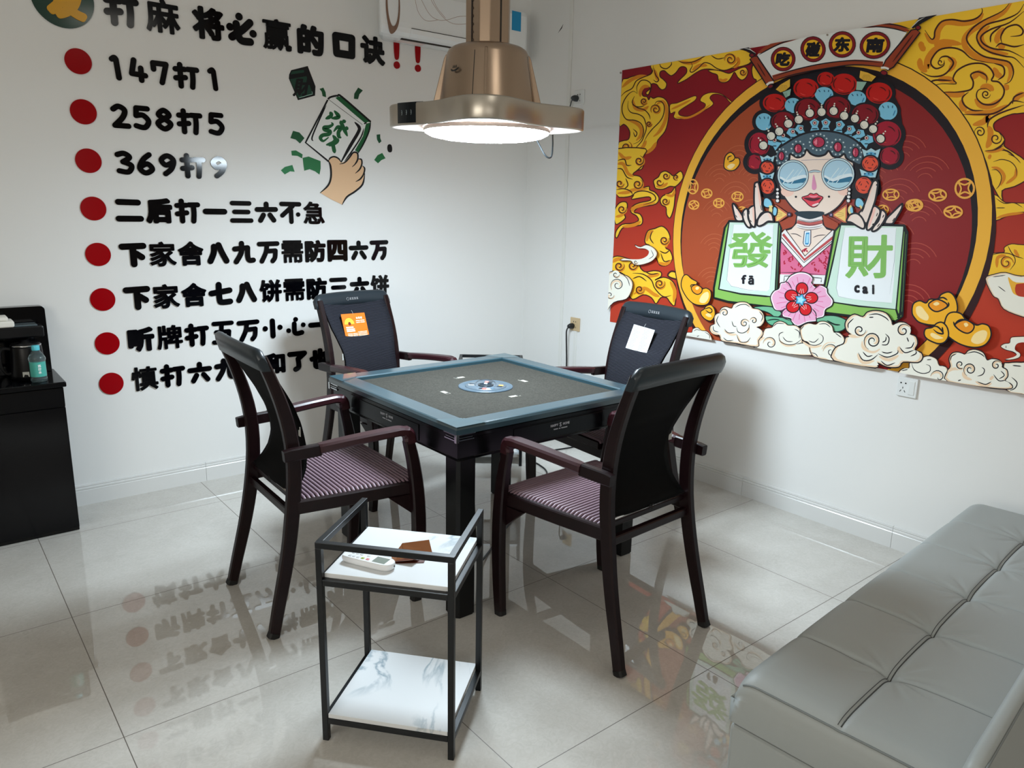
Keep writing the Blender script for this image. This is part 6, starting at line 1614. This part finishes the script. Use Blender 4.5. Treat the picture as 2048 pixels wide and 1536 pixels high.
# kettle
ket = thing('kettle', 'black kettle with a silver rim standing behind the water bottle', 'kettle', (.382, 3.872, .7015))
mb = MB(); mb.lathe([(.060, 0), (.068, .004), (.068, .02), (.064, .08), (.060, .140), (.058, .146)], (0, 0, 0), 36); mb.build('jug', M_satin, ket)
mb = MB(); mb.lathe([(.0585, .1465), (.0595, .149), (.0585, .152), (.050, .152)], (0, 0, 0), 36, cap=False); mb.build('rim', M_chrome, ket)
mb = MB(); mb.lathe([(.0565, .1525), (.054, .156), (.02, .161), (.016, .170), (.001, .172)], (0, 0, 0), 30); mb.build('lid', M_satin, ket)
mb = MB(); mb.sweep(crom([(-.058, 0, .135), (-.088, 0, .138), (-.100, 0, .115), (-.098, 0, .06), (-.084, 0, .03), (-.064, 0, .028)], False, 3), .011, .006, (0, 1, 0), .4); mb.build('handle', M_satin, ket)
mb = MB(); mb.prism([(-.030, .018), (-.006, .018), (-.006, .040), (-.030, .040)], -.0008, .0006, lambda u, v, d: Vector((u, -math.sqrt(.0678 ** 2 - u * u) - d, v))); mb.build('sticker', mat('white_label', (206, 208, 204), .6), ket)
# bottle of water
bot = thing('water_bottle', 'small plastic water bottle with turquoise label on the black cabinet', 'bottle', (.407, 3.776, .7015), 0)
M_pet = mat('clear_bottle', (196, 222, 226), 0.05, spec=0.5, Transmission_Weight=.92, IOR=1.33)
mb = MB(); mb.lathe([(.018, .002), (.028, 0), (.031, .004), (.0315, .012), (.030, .022), (.030, .090), (.0325, .095), (.033, .102), (.030, .110), (.020, .128), (.0145, .136), (.0138, .148), (.0005, .1485)], (0, 0, 0), 32); mb.build('body', M_pet, bot)
mb = MB(); mb.lathe([(.0306, .024), (.0306, .088)], (0, 0, 0), 32, cap=False); lb = mb.build('label', mat('turquoise_label', (76, 176, 164), .4), bot)
mb = MB()
def cyl3(u, v, d):
    a = -PI / 2 + .10 + u / .031; return Vector(((.0308 + d) * math.cos(a), (.0308 + d) * math.sin(a), v))
for k, ch in enumerate('苏打水'): put_glyph(mb, ch, 0, .072 - k * .014, .012, .012, .0006, cyl3, 0, .0004)
o = mb.build('lettering', ink((236, 244, 244)), lb)
mb = MB(); mb.lathe([(.0150, .137), (.0156, .139), (.0156, .155), (.0145, .158), (.0005, .158)], (0, 0, 0), 26); mb.build('cap', mat('turquoise_cap', (90, 200, 216), .35), bot)
# pack of paper towels
nap = thing('paper_towel_pack', 'white folded paper towels lying on top of the black cabinet', 'paper towels', (.252, 3.926, .9290))
mb = MB(); mb.bx(-.095, .100, -.052, .050, 0, .028); mb.build('lower_fold', mat('white_tissue', (232, 230, 222), .85), nap, .008, 3)
mb = MB(); mb.bx(-.090, .080, -.044, .046, .0285, .046); mb.build('upper_fold', mat('white_tissue', (232, 230, 222), .85), nap, .006, 3)

# ------------------------------------------------------------------ air conditioner
M_ac = mat('white_ac_plastic', (228, 231, 232), 0.32, spec=0.5)
AX0, AX1, AZ0, AZ1 = 2.172, 3.190, 2.378, 2.658
ac = thing('air_conditioner', 'white wall air conditioner with a brown oval trim, high in the corner', 'air conditioner', ((AX0 + AX1) / 2, WL, 2.4))
def aco(o): o.matrix_parent_inverse = Matrix.Translation(-Vector(ac.location)); return o
prof = [(0.0005, AZ1), (.150, AZ1), (.188, AZ1 - .012), (.200, AZ1 - .04), (.200, AZ0 + .075), (.1975, AZ0 + .05), (.188, AZ0 + .028), (.170, AZ0 + .012), (.14, AZ0 + .003), (.10, AZ0), (.0005, AZ0 + .010)]
mb = MB(); rings = []
for u, s in ((AX0, .93), (AX0 + .006, .975), (AX0 + .02, 1.0), (AX1 - .02, 1.0), (AX1 - .006, .975), (AX1, .93)):
    rings.append([Vector((u + ((.105 if u < 2.7 else -.03) * max(0, 1 - d / .19) ** 1.3), WL - d * s if d > .001 else WL - d, (AZ0 + AZ1) / 2 + (z - (AZ0 + AZ1) / 2) * (s if s > .9 else 1))) for d, z in prof])
mb.loft(rings, 0, False); aco(mb.build('body', M_ac, ac, .004, 3))
# flap
mb = MB()
fp_ = [(.1985, AZ0 + .050), (.188, AZ0 + .028), (.170, AZ0 + .012), (.150, AZ0 + .005)]
rings = [[Vector((u, WL - d - .004, z)) for d, z in fp_] + [Vector((u, WL - d + .001, z + .001)) for d, z in reversed(fp_)] for u in (AX0 + .185, AX1 - .06)]
mb.loft(rings, 0, False); aco(mb.build('flap', M_ac, ac, .001))
mb = MB()
mb.bx(AX0 + .15, AX1 - .05, WL - .150, WL - .136, AZ0 - .0008, AZ0 + .006); mb.bx(AX0 + .185, AX1 - .06, WL - .2024, WL - .198, AZ0 + .0515, AZ0 + .054)
aco(mb.build('gap_line', mat('dark_gap', (34, 28, 24), .6), ac))
# oval trim at the left end
mb = MB(); N = 48
OX, OZ = AX0 + .069, AZ0 + .150
oo, oi = [], []
for i in range(N):
    a = 2 * PI * i / N
    oo.append((OX + .044 * math.cos(a), OZ + .140 * math.sin(a))); oi.append((OX + .001 + .034 * math.cos(a), OZ + .018 + .122 * math.sin(a)))
def af(p, e):
    z = p[1]; d = .2005
    if z < AZ0 + .075:
        t = (AZ0 + .075 - z) / .075; d = .2005 - .032 * t ** 2.6
    return Vector((p[0], WL - d - e, min(z, AZ1 - .03)))
mb.add([af(p, .0012) for p in oo] + [af(p, .0018) for p in oi], [(i, (i + 1) % N, N + (i + 1) % N, N + i) for i in range(N)])
aco(mb.build('oval_trim', mat('brown_trim', (126, 96, 78), .4), ac))
mb = MB()
for pts in ([(.22, .26), (.25, .20), (.30, .14), (.36, .122), (.42, .135), (.50, .165), (.62, .18)], [(.28, .26), (.32, .20), (.38, .145), (.43, .122), (.48, .12), (.55, .135), (.64, .17), (.72, .20)], [(.30, .26), (.34, .19), (.40, .140)], [(.20, .23), (.22, .15), (.26, .11), (.30, .108), (.35, .122)]):
    mb.tube([Vector((AX0 + x * 1.02, WL - .2005, AZ0 + z)) for x, z in crom(pts, False, 4)], .0010, 5)
aco(mb.build('line_pattern', mat('rose_line', (168, 136, 124), .5), ac))
# energy label
lx0, lz0 = 3.061, AZ0
fl = lambda u, v, d: Vector((u, WL - .2004 - d + max(0, (AZ0 + .10 - v)) * .35, v))
mb = MB(); mb.bx(lx0, lx0 + .070, WL - .2016, WL - .2004, AZ0 + .150, AZ0 + .258)
el = aco(mb.build('energy_label', ink((36, 140, 190)), ac))
mb = MB(); mb.bx(lx0 + .004, lx0 + .066, WL - .2020, WL - .2016, AZ0 + .190, AZ0 + .238); mb.bx(lx0 + .004, lx0 + .066, WL - .2020, WL - .2016, AZ0 + .156, AZ0 + .187)
mb2 = mb.build('label_field', ink((222, 232, 236)), el); mb2.matrix_parent_inverse = Matrix.Translation(-Vector(ac.location))
mb = MB(); f3 = lambda u, v, d: Vector((u, WL - .2021 - d, v))
put_text(mb, '3', lx0 + .008, AZ0 + .204, .020, .001, f3, 0, .0003)
for k in range(4): mb.bx(lx0 + .008, lx0 + .060, WL - .2022, WL - .2020, AZ0 + .160 + k * .007, AZ0 + .1612 + k * .007)
put_text(mb, '中国能效标识', lx0 + .008, AZ0 + .244, .008, .0002, f3, 0, .0003, 0, .03)
o = mb.build('label_print', ink((40, 60, 76)), el); o.matrix_parent_inverse = Matrix.Translation(-Vector(ac.location))
mb = MB(); mb.bx(AX0 + .16, AX0 + .32, WL - .130, WL - .075, AZ0 - .0012, AZ0 + .004); aco(mb.build('rating_sticker', mat('pale_sticker', (226, 210, 206), .5), ac))

# ------------------------------------------------------------------ sockets and cables
M_sock = mat('white_socket_plastic', (224, 227, 226), 0.35)
def socket(name, label, yc, zc, m, rocker=False):
    t = thing(name, label, 'socket', (WR, yc, zc))
    mb = MB(); mb.bx(-.0095, -.0005, -.043, .043, -.043, .043); mb.build('plate', m, t, .003, 3)
    hol = mat('socket_hole', (18, 20, 22), .6)
    mb = MB()
    hy = .017 if rocker else 0.0
    mb.bx(-.0101, -.0094, hy + .007, hy + .013, .014, .020); mb.bx(-.0101, -.0094, hy - .013, hy - .007, .014, .020)
    mb.bx(-.0101, -.0094, hy - .0014, hy + .0014, -.008, .000)
    for s in (-1, 1): mb.box((-.0098, hy + s * .009, -.019), (.0007, .0028, .010), 0, 0, Matrix.Rotation(s * .55, 3, 'X'))
    mb.build('pin_holes', hol, t)
    if rocker:
        mb = MB(); mb.box((-.0105, -.020, 0), (.004, .024, .060), 0, 0, Matrix.Rotation(.05, 3, 'Z')); mb.build('rocker_switch', m, t, .001)
    return t
s1 = socket('wall_socket', 'white switched wall socket under the mural', 1.412, .746, M_sock, True)
s2 = socket('wall_socket', 'beige wall socket with a black plug near the corner', 3.522, .752, mat('beige_socket_plastic', (196, 172, 134), .4))
s3 = socket('wall_socket', 'white wall socket with a grey plug high beside the lamp', 3.562, 2.145, M_sock)
M_cab = mat('black_cable', (12, 12, 14), .45)
M_cabg = mat('grey_cable', (44, 50, 54), .5)
pc = tag(bpy.data.objects.new('power_cable', None), 'black power cable running from the beige socket across the floor under the table', 'cable'); COL.objects.link(pc); pc.location = (3.33, 3.536, .745)
def rel(o, par): o.matrix_parent_inverse = Matrix.Translation(-Vector(par.location)); return o
def plug(c, m, par):
    mb = MB(); mb.lathe([(.017, 0), (.019, .004), (.018, .022), (.013, .036), (.009, .042)], (0, 0, 0), 18)
    R = Matrix.Rotation(-PI / 2, 3, 'Y'); mb.v = [tuple(R @ Vector(v) + Vector(c)) for v in mb.v]
    return rel(mb.build('plug', m, par), par)
plug((WR - .0102, 3.538, .740), M_cab, pc)
r_ = .0048
path = [(3.326, 3.538, .738), (3.310, 3.540, .715), (3.312, 3.543, .67), (3.326, 3.552, .58), (3.340, 3.562, .48), (3.345, 3.57, .38), (3.342, 3.56, .2), (3.33, 3.50, .06), (3.32, 3.44, r_), (3.29, 3.375, r_), (3.205, 3.315, r_), (3.02, 3.342, r_), (2.90, 3.34, r_), (2.815, 3.275, r_), (2.79, 3.18, r_), (2.767, 3.10, r_), (2.72, 3.03, r_), (2.66, 3.01, r_), (2.53, 3.018, r_), (2.445, 2.957, r_), (2.36, 2.88, r_), (2.26, 2.72, r_),
        (2.02, 2.55, r_), (1.84, 2.42, r_), (1.70, 2.30, .05), (1.60, 2.18, .20), (1.53, 2.10, .40), (1.50, 2.07, .606)]
mb = MB(); mb.tube(crom(path, False, 6), r_, 8); rel(mb.build('cord', M_cab, pc), pc)
lc = tag(bpy.data.objects.new('lamp_cable', None), 'thin grey cable from the high white socket looping behind the lamp', 'cable'); COL.objects.link(lc); lc.location = (3.33, 3.575, 2.15)
plug((WR - .0102, 3.578, 2.140), M_cabg, lc)
path = [(3.328, 3.578, 2.138), (3.315, 3.58, 2.11), (3.310, 3.59, 2.05), (3.25, 3.52, 1.97), (3.0, 3.32, 1.90), (2.72, 3.06, 1.86), (2.50, 2.82, 1.82), (2.36, 2.66, 1.755), (2.30, 2.60, 1.70), (2.255, 2.585, 1.70), (2.225, 2.60, 1.75), (2.19, 2.62, 1.82), (2.14, 2.63, 1.868)]
mb = MB(); mb.tube(crom(path, False, 6), .0035, 8); rel(mb.build('cord', M_cabg, lc), lc)
# crack in the corner plaster near the air conditioner
mb = MB(); mb.prism([(3.78, 2.545), (3.765, 2.560), (3.735, 2.588), (3.748, 2.566)], .0002, .0012, lambda u, v, d: Vector((WR - d, u, v)))
tag(mb.build('wall_scratch', mat('dark_scratch', (40, 40, 42), .8)), 'short dark scratch on the wall right of the air conditioner', 'scratch')
bpy.context.view_layer.update()
